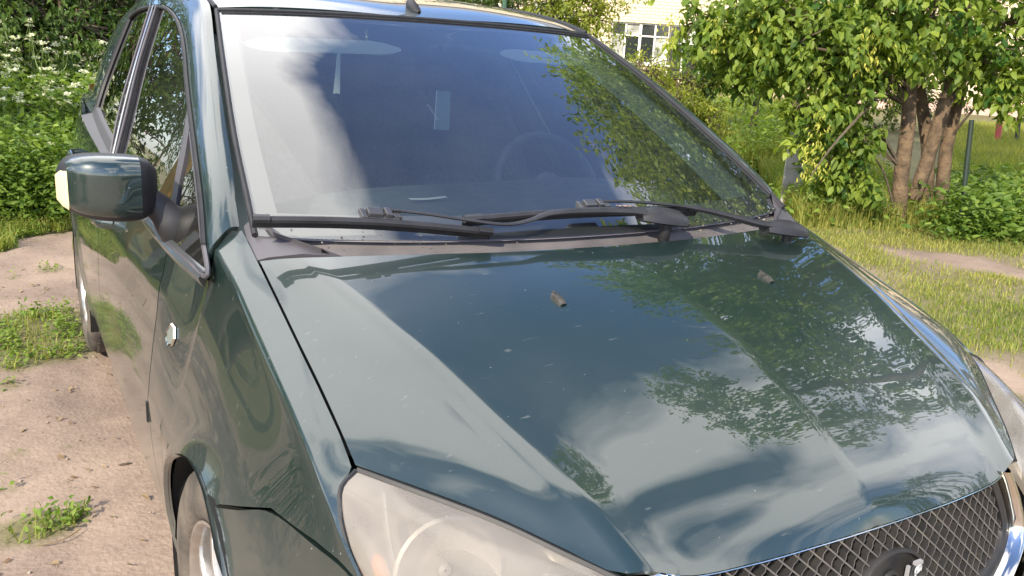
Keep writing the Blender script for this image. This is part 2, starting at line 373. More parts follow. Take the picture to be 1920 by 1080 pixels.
RY = np.array([.34, .41, .45, .50, .57, .711, .878, 1.0, 1.15]); RX = smooth_tab(RY, np.array([.776, .783, .788, .789, .789, .790, .790, .790, .800])); RZ = smooth_tab(RY, np.array([.716, .747, .782, .812, .843, .882, .930, .978, 1.012]))
TY = np.array([.34, .41, .445, .476, .53, .636, .75, .89, 1.014, 1.10, 1.15]); TX = lambda y: np.interp(y, TY, [.773, .778, .772, .7435, .7435, .744, .744, .7435, .743, .7435, .747]); TZ = lambda y: np.interp(y, TY, [.719, .755, .795, .8255, .8535, .8915, .9265, .9695, 1.0065, 1.034, 1.052])
AX, AZ, AR = .875, .315, .345
def arch(y, yc=AX, R=AR): 
    d = R*R-(y-yc)**2; return AZ+math.sqrt(d) if d > 0 else 0
def bump_seam(y): return ip(y, [.34, .40, .46, .59, .68, .765], [.712, .720, .722, .714, .676, .642])
def cosy(a, b, n): t = (1-np.cos(np.linspace(0, math.pi, n)))/2; return a+(b-a)*t
for s in (-1, 1):
    fe = Mesh()
    ys = np.concatenate([np.linspace(.345, .765, 30), np.linspace(.775, AX+AR-.0015, 24)[:-6], AX+AR-.0015-(AX+AR-1.145)*0+cosy(-.075, 0, 8)[2:]*1.0])
    ys = np.unique(np.round(ys, 4)); ys = ys[ys < 1.128]
    cols = []
    for y in list(ys)+[1.128]:
        t0 = np.array([TX(y), y, TZ(y)]); rd = np.array([max(RX(y), TX(y)+.003), y, min(RZ(y), TZ(y)-.002)])
        # rounded shoulder
        k = t0*.5+rd*.5+np.array([.004, 0, .001])*min(1, (rd[0]-t0[0])/.04)
        top = [t0*(1-a)**2+2*a*(1-a)*k+rd*a*a for a in np.linspace(0, 1, 9)]
        zb = bump_seam(y)+.003 if y < .765 else arch(y)
        zs = rd[2]+(zb-rd[2])*np.linspace(0, 1, 26)[1:]**1.0
        side = [np.array([XS(y, z, rd[2], rd[0]), y, z]) for z in zs]
        if y > .79:   # flare at the arch rim
            for q in side: q[0] += .010*max(0, 1-abs(math.hypot(y-AX, q[2]-AZ)-AR)/.05)**2
        cols.append(top+side)
    G = np.array(cols).transpose(1, 0, 2)
    fe.grid(mir(G, s), center=(0, .8, .5), flange=.014)
    # piece between the arch and the front door
    cols = []
    ys2 = np.concatenate([np.linspace(1.128, AX+AR-.004, 10), [AX+AR-.0005, AX+AR, 1.26, 1.30, 1.34, 1.377]])
    for y in ys2:
        zt, xt = beltz(y), xbt(y)-.0
        if y < 1.15: xt = RX(y)+.02; 
        zb = max(arch(y), .235)
        side = []
        for z in np.linspace(zt, zb, 30):
            b_ = min(1, (y-1.128)/.249); b_ = b_*b_*(3-2*b_); ze, xe = RZ(1.128)*(1-b_)+beltz(y)*b_, RX(1.128)*(1-b_)+xbt(y)*b_
            x = XS(y, z, ze, xe)+.010*max(0, 1-abs(math.hypot(y-AX, z-AZ)-AR)/.05)**2; side.append((x, y, z))
        cols.append(side)
    G2 = np.array(cols).transpose(1, 0, 2)
    # blend first column to the last of the main grid
    fe.grid(mir(G2, s), center=(0, .8, .5), flange=.014)
    fo = part(fe, 'fender', PAINT, weld=.0006, angle=45)
    # folded arch lip going inward
    li = Mesh(); A = []
    for a in np.linspace(3, 150, 50):
        a = rad(a); y, z = AX+AR*math.cos(a), AZ+AR*math.sin(a)
        if z < .22: continue
        x = XS(y, z, 1.0, .80)+.010
        A.append([(x, y, z), (x-.008, AX+(AR-.004)*math.cos(a), AZ+(AR-.006)*math.sin(a)), (x-.010, AX+(AR-.001)*math.cos(a), AZ+(AR-.001)*math.sin(a))])
    li.grid(mir(np.array(A).transpose(1, 0, 2), s)); part(li, 'arch_lip', PAINT, parent=None)
    # badge on the fender behind the arch
    bd = Mesh(); y0, z0 = 1.262, .790
    sh = [(-.035, 0), (-.018, .026), (.012, .030), (.036, .006), (.030, -.018), (0, -.030), (-.025, -.022)]
    def FXR(y, z): b_ = min(1, max(0, (y-1.128)/.249)); b_ = b_*b_*(3-2*b_); return XS(y, z, RZ(1.128)*(1-b_)+beltz(y)*b_, RX(1.128)*(1-b_)+xbt(y)*b_)
    bx = lambda dy, dz, off: (s*(FXR(y0+dy, z0+dz)+off), y0+dy, z0+dz)
    sh = [(a*.72, b*.85) for a, b in sh]; ring = [bx(a, b, .002) for a, b in sh]; ring2 = [bx(a*.92, b*.92, .006) for a, b in sh]; ring3 = [bx(a*.75, b*.75, .0045) for a, b in sh]; n = len(sh)
    bd.add(ring+ring2+ring3, [(i, (i+1) % n, n+(i+1) % n, n+i) for i in range(n)]+[(n+i, n+(i+1) % n, 2*n+(i+1) % n, 2*n+i) for i in range(n)])
    bd.add(ring3, [tuple(range(n))], 1)
    part(bd, 'fender_badge', [CHROME, mat('badge_face', (.28, .33, .30), .3, .5)], angle=20, fix=True)
    # liner and tyre well
    for yc in (AX, 3.50):
        wl = Mesh(); R = AR-.001 if yc == AX else .36
        A = [[(x, yc+(R+.004)*math.cos(a), AZ+(R+.004)*math.sin(a)) for x in (.892, .55)] for a in np.linspace(-.35, math.pi+.35, 30)]
        wl.grid(mir(np.array(A), s)); wl.grid(mir(np.array([[(.551, yc+r*math.cos(a), AZ+r*math.sin(a)) for a in np.linspace(0, 2*math.pi, 30)] for r in (.01, R+.004)]), s))
        part(wl, 'wheel_well', DARK)

# ---------------- doors and rear quarter
def flank(ys, zlo, zhi, y_at=None, nz=34, s=1, R=None, yc=3.5):
    cols = []
    for y in ys:
        zt = beltz(y); zb = zlo(y)
        cols.append([(XS(y, z, zt, xbt(y))+(.010*max(0, 1-abs(math.hypot(y-yc, z-AZ)-R)/.05)**2 if R else 0), y, z) for z in np.linspace(zhi(y), zb, nz)])
    return mir(np.array(cols).transpose(1, 0, 2), s)
def glasspane(poly_top, poly_bot, s, name, n=24, m=14, off=0.0):
    G = loft([poly_top, poly_bot], n, m); 
    G2 = G.copy()
    for a in range(m):
        for b in range(n): G2[a, b, 0] = GS(G[a, b, 1], G[a, b, 2])-off
    g = Mesh(); g.grid(mir(G2, s), center=(0, 2, 1)); return g
def gs(y, z, o=0.): return (GS(y, z)+o, y, z)
DLO = [(1.079, .949), (1.157, 1.022), (1.243, 1.082), (1.414, 1.171), (1.592, 1.249), (1.752, 1.315), (1.898, 1.376), (2.055, 1.429), (2.224, 1.465), (2.411, 1.486), (2.62, 1.491), (2.9, 1.485), (3.12, 1.462), (3.20, 1.43)]
DLOR = [(3.20, 1.43), (3.22, 1.36), (3.235, 1.25), (3.23, 1.15), (3.20, 1.082)]
handles = []
BELTR = mat('rear_belt_plastic', (.075, .072, .078), .4)
for s in (-1, 1):
    fd = Mesh(); fd.grid(flank(np.linspace(1.383, 2.352, 36), lambda y: .27, beltz, s=s), center=(0, 2, .6), flange=.012)
    FD = part(fd, 'front_door', PAINT, angle=45)
    rd_ = Mesh()
    zlo = lambda y: max(.27, arch(y, 3.50, .36))
    ysr = np.concatenate([np.linspace(2.360, 3.13, 26), [3.1395, 3.142, 3.15, 3.17, 3.2, 3.24]])
    rd_.grid(flank(ysr, zlo, beltz, s=s, R=.36), center=(0, 2, .6), flange=.012)
    RD = part(rd_, 'rear_door', PAINT, angle=45)
    q = Mesh(); ysq = np.concatenate([np.linspace(3.248, 3.83, 22), [3.85, 3.858, 3.8595, 3.861], np.linspace(3.88, 4.22, 12)])
    q.grid(flank(ysq, lambda y: max(.50 if y > 3.86 else .30, arch(y, 3.50, .36)), lambda y: 1.10, s=s, R=.36), center=(0, 2, .6), flange=.012)
    part(q, 'rear_quarter_panel', PAINT, angle=45)
    si = Mesh(); si.grid(mir(np.array([[(XS(y, z, 1, .86)-.004-(.03 if z < .2 else 0), y, z) for y in np.linspace(1.24, 3.13, 20)] for z in (.266, .24, .20, .17)]), s), center=(0, 2, .8), flange=.05)
    part(si, 'sill', PAINT)
    # protective moulding end: the small black slot low on the door edge
    sl = Mesh(); sl.box((s*(XS(1.40, .56, 1, .86)+.002), 1.392, .565), (.004, .012, .05)); part(sl, 'door_edge_guard', RUBBER, parent=FD if 0 else None)
    bc = Mesh(); bc.grid(mir(np.array([[(GS(y, z)-.016, y, z) for y in np.linspace(1.42, 3.26, 24)] for z in (.93, 1.0, 1.04)]), s), center=(0, 2, .8)); bc.grid(mir(np.array([[(GS(y, z)-.014, y, z) for y in np.linspace(2.7, 3.26, 10)] for z in (1.03, 1.075)]), s), center=(0, 2, .8)); part(bc, 'window_ledge', PLASTIC)
    # belt moulding
    for ya, yb, D in ((1.10, 2.352, FD), (2.36, 3.2, RD)):
        bm_ = Mesh(); yy = np.linspace(ya, yb, 30)
        hh = .030 if D is FD else .048
        G = np.array([[(xbt(y)+a, y, beltz(y)+b) for y in yy] for a, b in ((.001, -.002), (.006, .006))]+[[(GS(y, beltz(y)+b)+a, y, beltz(y)+b) for y in yy] for a, b in ((.009, .016), (.007, hh-.006), (.001, hh), (-.006, hh+.001))])
        bm_.grid(mir(G, s), center=(0, 2, .8)); part(bm_, 'belt_moulding', BELTR if D is not FD else mat('belt_trim_%d' % s, (.06, .065, .07), .3, coat=.5), parent=None)
    # glass: corner pane, front door, rear door
    tri_t = [(1.523, 1.2), (1.485, 1.149), (1.444, 1.082), (1.397, 1.018), (1.37, .975)]
    tri_b = [(1.523, 1.2), (1.389, 1.139), (1.271, 1.077), (1.19, 1.026), (1.09, .972)]
    def pane(name, A, B, mtl=SIDEG, n=20, m=12, par=None, off=.004):
        G = loft([[gs(y, z) for y, z in A], [gs(y, z) for y, z in B]], n, m)
        G[:, :, 0] = np.array([[GS(G[i, j, 1], G[i, j, 2])-off for j in range(n)] for i in range(m)])
        g = Mesh(); g.grid(mir(G, s), center=(0, 2, 1)); return part(g, name, mtl, parent=par)
    pane('corner_window', tri_t, tri_b)
    pane('door_window', [(1.60, 1.245), (1.752, 1.31), (1.898, 1.371), (2.055, 1.424), (2.224, 1.46), (2.411, 1.481), (2.565, 1.487)], [(1.41, .95), (1.7, .955), (2.0, .975), (2.29, .995)], n=26, m=18)
    pane('door_window', [(2.687, 1.487), (2.9, 1.480), (3.10, 1.457), (3.18, 1.43)], [(2.385, .99), (2.7, 1.015), (3.0, 1.035), (3.20, 1.05)], n=18, m=18)
    # division bar, pillar strips
    def strip(name, A, B, wA, wB, mtl, off=.006, n=16, lift=.006):
        """band between two lines on the greenhouse surface"""
        G = loft([[gs(y, z, off*.2) for y, z in A], [gs((a[0]+b[0])/2, (a[1]+b[1])/2, lift) for a, b in zip(A, B)], [gs(y, z, off*.2) for y, z in B]], n, 5)
        g = Mesh(); g.grid(mir(G, s), center=(0, 2, 1), flange=.012); return part(g, name, mtl, angle=60)
    BAR = mat('satin_trim_%d' % s, (.085, .08, .09), .35, spec=.7, var=.15, vscale=12)
    strip('division_bar', [(1.56, 1.235), (1.525, 1.195), (1.487, 1.149), (1.446, 1.082), (1.399, 1.018), (1.365, .965)], [(1.64, 1.262), (1.60, 1.225), (1.55, 1.16), (1.50, 1.09), (1.45, 1.02), (1.42, .965)], 0, 0, BAR)
    strip('door_pillar', [(2.557, 1.488), (2.47, 1.305), (2.35, 1.145), (2.277, 1.02)], [(2.625, 1.488), (2.535, 1.31), (2.43, 1.15), (2.332, 1.02)], 0, 0, PLASTIC)
    strip('door_pillar', [(2.632, 1.488), (2.542, 1.31), (2.437, 1.15), (2.339, 1.02)], [(2.70, 1.488), (2.615, 1.31), (2.53, 1.145), (2.40, 1.02)], 0, 0, PLASTIC)
    for k_, (A) in enumerate(([(2.567, 1.487), (2.48, 1.305), (2.36, 1.145), (2.288, 1.02)], [(2.628, 1.487), (2.538, 1.31), (2.433, 1.15), (2.335, 1.02)], [(2.688, 1.487), (2.605, 1.31), (2.52, 1.145), (2.391, 1.02)])):
        g = Mesh(); g.tube(catmull([mir(gs(y, z, .008), s) for y, z in A], 20), .0045, 6); part(g, 'window_trim', CHROME if k_ == 1 else BAR)
    g = Mesh(); g.tube(catmull([mir(gs(y-.012, z-.008, .003), s) for y, z in DLO[1:]], 60), .006, 6); g.tube(catmull([mir(gs(y-.012, z, .003), s) for y, z in DLOR], 20), .006, 6); part(g, 'window_seal', RUBBER)
    g = Mesh(); g.tube(catmull([mir(gs(y, z, .002), s) for y, z in [(1.50, 1.198), (1.38, 1.143), (1.26, 1.082), (1.175, 1.028), (1.08, .968), (1.2, .966), (1.37, .968)]], 40), .0055, 6); part(g, 'corner_window_seal', BAR)
    g = Mesh(); g.tube(catmull([mir(gs(y, z, .001), s) for y, z in [(3.145, 1.455), (3.17, 1.30), (3.175, 1.18), (3.14, 1.082)]], 20), .008, 6); part(g, 'window_trim', RUBBER)
    # roof side frame, from the foot of the windscreen pillar to the tail
    OUT = [gs(y, z) for y, z in DLO]
    IN = [(.7475, 1.133, 1.048), (.7415, 1.19, 1.095), (.727, 1.28, 1.155), (.713, 1.385, 1.212), (.694, 1.52, 1.285), (.674, 1.66, 1.353), (.652, 1.79, 1.413), (.628, 1.93, 1.474), (.612, 2.05, 1.508), (.603, 2.2, 1.532), (.592, 2.5, 1.558), (.586, 2.85, 1.566), (.582, 3.1, 1.561), (.58, 3.25, 1.553)]
    OUT[0] = gs(1.128, .985); 
    MIDR = []
    for i in range(len(IN)):
        a, b = np.array(IN[i]), np.array(OUT[i]); nrm = np.array([.75, -.1, .55]); MIDR.append((a*.42+b*.58)+nrm*.013)
    IN[0] = (.7475, 1.136, 1.050)
    G = loft([IN, [tuple(np.array(IN[i])*.75+np.array(MIDR[i])*.25+np.array([.004, 0, .008])) for i in range(len(IN))], MIDR, OUT], 90, 14)
    g = Mesh(); g.grid(mir(G, s), center=(0, 2, 1), flange=.014); part(g, 'roof_side_frame', PAINT, angle=50)
    # tail pillar
    TAILI = [(.58, 3.25, 1.553), (.575, 3.6, 1.525), (.565, 3.9, 1.48)]
    DL = [(.58, 3.25, 1.553)]+[gs(y, z) for y, z in DLOR]+[(xbt(3.22), 3.22, 1.06)]
    HT = [(.565, 3.9, 1.48), (.63, 4.05, 1.32), (.69, 4.15, 1.15), (.745, 4.13, 1.10)]
    BT = [(xbt(3.22), 3.22, 1.06), (xbt(3.5), 3.5, 1.085), (xbt(3.85), 3.85, 1.10), (.745, 4.13, 1.10)]
    G = coons(TAILI, BT, DL, HT, 24, 20)
    nn = np.sin(np.linspace(0, math.pi, 20))[:, None]*np.sin(np.linspace(0, math.pi, 24))[None]; G[:, :, 0] += .02*nn; G[:, :, 2] += .01*nn
    g = Mesh(); g.grid(mir(G, s), center=(0, 2, 1)); part(g, 'tail_pillar', PAINT)
    # rear lamp
    g = Mesh(); G = np.array([[(.725+a, 4.14+b, z) for a, b in ((.0, .07), (.03, .02), (.035, -.06))] for z in np.linspace(.75, 1.12, 6)]); g.grid(mir(G, s), center=(0, 2, 1)); part(g, 'tail_lamp', mat('red_lens_%d' % s, (.35, .01, .01), .15, coat=1))
    # door handles
    for yh, D, zh in ((2.13, FD, .878), (3.02, RD, .93)):
        hx = XS(yh, zh, beltz(yh), xbt(yh))
        hm = Mesh()
        hm.tube(catmull([(s*(hx-.004), yh-.09, zh-.002), (s*(hx+.03), yh-.07, zh), (s*(hx+.036), yh, zh+.002), (s*(hx+.032), yh+.07, zh+.004), (s*(hx-.004), yh+.085, zh+.004)], 18), .012, 10, flat=(.8, 1.4))
        o = part(hm, 'door_handle', PAINT, parent=None); 
        hm2 = Mesh(); hm2.tube([(s*(hx+.049), yh-.07, zh), (s*(hx+.051), yh, zh+.001), (s*(hx+.047), yh+.07, zh+.003)], .0035, 6); part(hm2, 'handle_strip', CHROME)

# ---------------- roof
RC = [(0, 1.898, 1.4945), (0, 2.0, 1.518), (0, 2.15, 1.543), (0, 2.5, 1.579), (0, 2.9, 1.593), (0, 3.3, 1.586), (0, 3.7, 1.553), (0, 3.98, 1.51)]
RE = [(.606, 1.948, 1.4855), (.603, 2.05, 1.508), (.597, 2.2, 1.532), (.587, 2.5, 1.560), (.58, 2.9, 1.568), (.576, 3.3, 1.553), (.57, 3.7, 1.512), (.56, 3.92, 1.478)]
q1 = [tuple(np.array(a)*.5+np.array(b)*.5+np.array([0, -.006, .010])) for a, b in zip(RC, RE)]
q2 = [tuple(np.array(a)*.18+np.array(b)*.82+np.array([0, .002, .008])) for a, b in zip(RC, RE)]
G = loft([RC, q1, q2, RE], 60, 22); G = np.concatenate([mir(G[::-1], -1), G[1:]], 0)
g = Mesh(); g.grid(G, center=(0, 2.8, 1), flange=.012); part(g, 'roof', PAINT)
for s in (-1, 1):
    g = Mesh(); g.tube(catmull([(s*(x+.006), y, z+.001) for x, y, z in RE], 50), .007, 6); part(g, 'roof_moulding', RUBBER)
an = Mesh()
ax_ = []
for t, w_, h_ in ((-.035, .004, .004), (-.02, .014, .012), (0, .018, .022), (.02, .017, .030), (.04, .013, .034), (.046, .006, .030)):
    zc = 1.522+(t+.0)*.17; yy = 2.0+t
    ax_.append([(math.cos(a)*w_, yy, zc-.004+max(0, math.sin(a))**.8*h_) for a in np.linspace(0, math.pi, 9)])
an.grid(np.array(ax_), center=(0, 2.0, 1.5)); an.tube([(0, 2.03, 1.55), (0, 2.22, 1.66), (0, 2.40, 1.76)], [.005, .0035, .003], 6)
part(an, 'roof_antenna', PLASTIC)

# ---------------- windscreen
WE = [(.728, 1.075, 1.043), (.719, 1.165, 1.094), (.698, 1.363, 1.201), (.660, 1.624, 1.337), (.610, 1.929, 1.476)]
def ws_side(v): return WSIDE[int(round(v*100))]
WSIDE = catmull(WE, 101)
WCEN = catmull([(0, .935, 1.037), (0, 1.17, 1.155), (0, 1.40, 1.270), (0, 1.64, 1.383), (0, 1.886, 1.490)], 101)
def ws(x, v, off=0.):
    i = min(max(v, 0), 1)*100; j = min(int(i), 99); fr_ = i-j
    e = WSIDE[j]*(1-fr_)+WSIDE[j+1]*fr_; c = WCEN[j]*(1-fr_)+WCEN[j+1]*fr_
    t = abs(x)/e[0]; t2 = t*t*(.75+.25*t*t)
    p = np.array([x, c[1]+(e[1]-c[1])*t2, c[2]+(e[2]-c[2])*t2])
    return p+np.array([x*.25, -.43, .90])*off
def ws_grid(u0, u1, v0, v1, n, m, off=0.):
    R = []
    for v in np.linspace(v0, v1, m):
        e = WSIDE[int(round(v*100))][0]
        R.append([ws(u*e, v, off) for u in np.linspace(u0, u1, n)])
    return np.array(R)
g = Mesh(); g.grid(ws_grid(-1, 1, 0, 1, 60, 40), center=(0, 2.2, 0)); WS = part(g, 'windscreen', GLASS)
for nm, a in (('side', (-1, -.935, 0, 1)), ('side', (.935, 1, 0, 1)), ('top', (-.935, .935, .965, 1)), ('foot', (-.935, .935, 0, .085))):
    g = Mesh(); g.grid(ws_grid(*a, 30 if nm != 'side' else 3, 24 if nm == 'side' else 3, -.005), center=(0, 2.2, 0)); part(g, 'ceramic_border', FRIT)
for s in (-1, 1):
    g = Mesh(); g.tube([mir(ws(WSIDE[i][0]+.003, i/100, .002), s) for i in range(0, 101, 4)], .0065, 8); part(g, 'windscreen_seal', RUBBER)
g = Mesh(); g.tube([ws(u*.614, 1, 0)+np.array([0, .004, .003]) for u in np.linspace(-1, 1, 50)], .0050, 8); part(g, 'windscreen_seal', RUBBER)
g = Mesh(); g.tube([ws(u*.604, .985, .002) for u in np.linspace(-1, 1, 50)], .0022, 6); part(g, 'seal_lip', RUBBER)
# sticker with a vertical line of print, behind the glass
def ws_at(px, py):      # foot of the line of sight on the screen
    d = (px-960)/FPX*CR-(py-540)/FPX*CU+CF
    best = min(((np.linalg.norm(np.cross(ws(x, v)-CAM, d)), x, v) for x in np.linspace(-.7, .7, 141) for v in np.linspace(0, 1, 101)), key=lambda q: q[0]); return best[1:]
xa, va = ws_at(820, 167); xb_, vb = ws_at(844, 240); xtr, _v = ws_at(848, 168); xbl, _v = ws_at(815, 238)
st = Mesh(); st.grid(np.array([[ws(x, va*(1-t)+vb*t, -.006) for x in np.linspace(xa*(1-t)+xbl*t, xtr*(1-t)+xb_*t, 3)] for t in np.linspace(0, 1, 5)]), center=(0, 2.2, 0)); STK = part(st, 'windscreen_tag', STICK)
st = Mesh(); st.grid(np.array([[ws(xa*(1-t)+xbl*t+o, va*(1-t)+vb*t, -.004) for o in (-.0012, .0012)] for t in (0, .5, 1)])); part(st, 'tag_edge', WHITE)
g = Mesh(); rr = random.Random(4)
xc = (xbl+xb_)/2+.006
for k in range(9):           # a faint vertical row of tiny printed characters, not readable in the photograph
    v = va*(.60-.045*k)+vb*(.40+.045*k)
    for a in (-1, 1): g.grid(np.array([[ws(xc+a*.002+dx, v+dv, -.004) for dx in (-.0012, .0012)] for dv in (-.0028, rr.uniform(-.001, .0028))]))
    g.grid(np.array([[ws(xc+dx, v+dv, -.004) for dx in (-.003, .003)] for dv in (-.0006, .0006)]))
part(g, 'tag_print', WHITE, parent=STK)

# ---------------- cowl between hood and glass
HRf = [(x, y, z) for x, y, z in HR1]+HR2[1:]
C0 = [(x, y+.010, z-.016) for x, y, z in HRf]; C1 = [tuple(ws(x, 0, -.010)+np.array([0, .03, .010])) for x in (0, .26, .4, .52, .66, .722)]
Cm = [tuple((np.array(a)*.5+np.array(b)*.5)+np.array([0, 0, -.010])) for a, b in zip(C0, C1)]
G = loft([C0, Cm, C1], 40, 8); G = np.concatenate([mir(G[:, ::-1], -1), G[:, 1:]], 1)
g = Mesh(); g.grid(G, center=(0, 1, 0), flange=.01); COW = part(g, 'cowl_panel', COWLM)
g = Mesh()
RIB = catmull(HRf, 40); RIB = np.concatenate([RIB[::-1]*[-1, 1, 1], RIB[1:]])
g.tube(RIB+np.array([0, .014, -.009]), .006, 6, flat=(1, .7)); part(g, 'hood_seal', RUBBER)
for s in (-1, 1):
    g = Mesh()   # corner cap: raised wedge at the foot of the pillar
    G = np.array([[(.741, 1.025, 1.006), (.742, 1.09, 1.026), (.738, 1.14, 1.050)], [(.722, 1.012, 1.014), (.724, 1.075, 1.040), (.729, 1.12, 1.066)], [(.66, .992, 1.022), (.67, 1.05, 1.040), (.715, 1.11, 1.070)], [(.585, .975, 1.016), (.62, 1.0, 1.020), (.70, 1.06, 1.044)]])
    g.grid(mir(G, s), center=(s*.68, 1.1, .8), flange=.012); part(g, 'cowl_corner_cap', mat('cap_plastic_%d' % s, (.085, .08, .09), .4))

# ---------------- wipers
def wiper(name, tip0, tip1, conn, arm_pts, hubpt, lab):
    """blade from tip0 to tip1 on the glass, arm from the connector to the hub"""
    w = empty('wiper', (0, 0, 0)); w.parent = car; w.matrix_parent_inverse = Matrix.Translation((0, -2.1, 0))
    B0, B1 = np.array(tip0), np.array(tip1)  # ends of the blade
    n = 26; L_ = [B0*(1-t)+B1*t for t in np.linspace(0, 1, n)]
    L_ = [np.array([p[0], p[1], p[2]])+np.array([0, -.004, .009])*math.sin(math.pi*i/(n-1)) for i, p in enumerate(L_)]
    m_ = Mesh(); nrm = np.array([0, -.43, .9]); back = np.array([0, .9, .43])
    G = np.array([[p-back*.009, p-back*.008+nrm*.006, p-back*.001+nrm*.010, p+back*.004+nrm*.008, p+back*.007+nrm*.002, p-back*.009] for p in L_])
    m_.grid(G, flange=0); m_.tube([L_[0]+nrm*.004, L_[0]+(L_[1]-L_[0])*1.6+nrm*.004], .0115, 8, flat=(1.1, .75)); m_.tube([L_[-1]+nrm*.004, L_[-1]+(L_[-2]-L_[-1])*1.6+nrm*.004], .0115, 8, flat=(1.1, .75))
    m_.obj('blade', PLASTIC, w, fix=True)
    r_ = Mesh(); r_.grid(np.array([[p-nrm*.002, p-nrm*.018] for p in L_])); r_.grid(np.array([[p-nrm*.002+back*.003, p-nrm*.018+back*.001] for p in L_])); r_.obj('rubber_edge', RUBBER, w)
    c = np.array(conn); d = (B1-B0)/np.linalg.norm(B1-B0); k_ = Mesh(); R = np.stack([d, back, nrm], 1)
    for off, siz in (((0, 0, .014), (.075, .026, .014)), ((-.012, 0, .025), (.030, .022, .012)), ((.016, .001, .024), (.014, .024, .014)), ((.034, 0, .020), (.018, .018, .010)), ((-.034, 0, .018), (.012, .030, .012))):
        k_.box(c+R@np.array(off), siz, R=R)
    k_.obj('connector', PLASTIC_G, w, smooth=False, bevel=.002)
    a_ = Mesh(); a_.tube(catmull(arm_pts, 40), np.interp(np.linspace(0, 1, 40), [0, .5, .62, .8, 1], [.006, .007, .012, .016, .018]), 8, flat=(1.0, .55)); a_.obj('arm', PLASTIC, w)
    h_ = Mesh(); hp = np.array(hubpt); ad = np.array(arm_pts[-1])-np.array(arm_pts[-2]); ad /= np.linalg.norm(ad); sd_ = np.cross(ad, [0, 0, 1]); sd_ /= np.linalg.norm(sd_); rows = []
    for t, wd_, hh in ((-.040, .022, .018), (-.02, .029, .026), (0.0, .032, .032), (.03, .032, .033), (.062, .029, .029), (.082, .020, .019), (.090, .008, .005)):
        rows.append([hp+ad*t+sd_*wd_*math.cos(a)+np.array([0, 0, 1])*(hh*math.sin(a) if math.sin(a) > 0 else .006*math.sin(a)) for a in np.linspace(0, 2*math.pi, 17)])
    h_.grid(np.array(rows), center=hp); h_.add([rows[0][i] for i in range(16)], [tuple(range(16))]); h_.obj('pivot_cap', PLASTIC, w, fix=True, weld=.0002)
    sp_ = Mesh(); sp_.tube([hp+ad*.035+np.array([0, 0, .005]), hp+ad*.035+np.array([0, .01, -.045])], .014, 12); sp_.obj('spindle', RUBBER, w)
PLASTIC_G = mat('glossy_black_plastic', (.05, .05, .055), .18, spec=.8)
wiper('wiper', (-.752, 1.006, 1.090), (-.278, .928, 1.057), (-.508, .983, 1.078), [(-.50, .981, 1.106), (-.42, .960, 1.098), (-.345, .934, 1.088), (-.25, .912, 1.077), (-.19, .918, 1.082), (-.13, .938, 1.090), (-.02, .936, 1.092), (.08, .928, 1.088), (.13, .918, 1.082)], (.145, .916, 1.066), '')
wiper('wiper', (-.325, .966, 1.078), (.315, .962, 1.075), (.008, .980, 1.078), [(.0, .980, 1.104), (.10, .972, 1.102), (.22, .952, 1.093), (.30, .935, 1.082), (.37, .905, 1.068), (.44, .880, 1.052), (.49, .872, 1.046)], (.50, .872, 1.030), '')
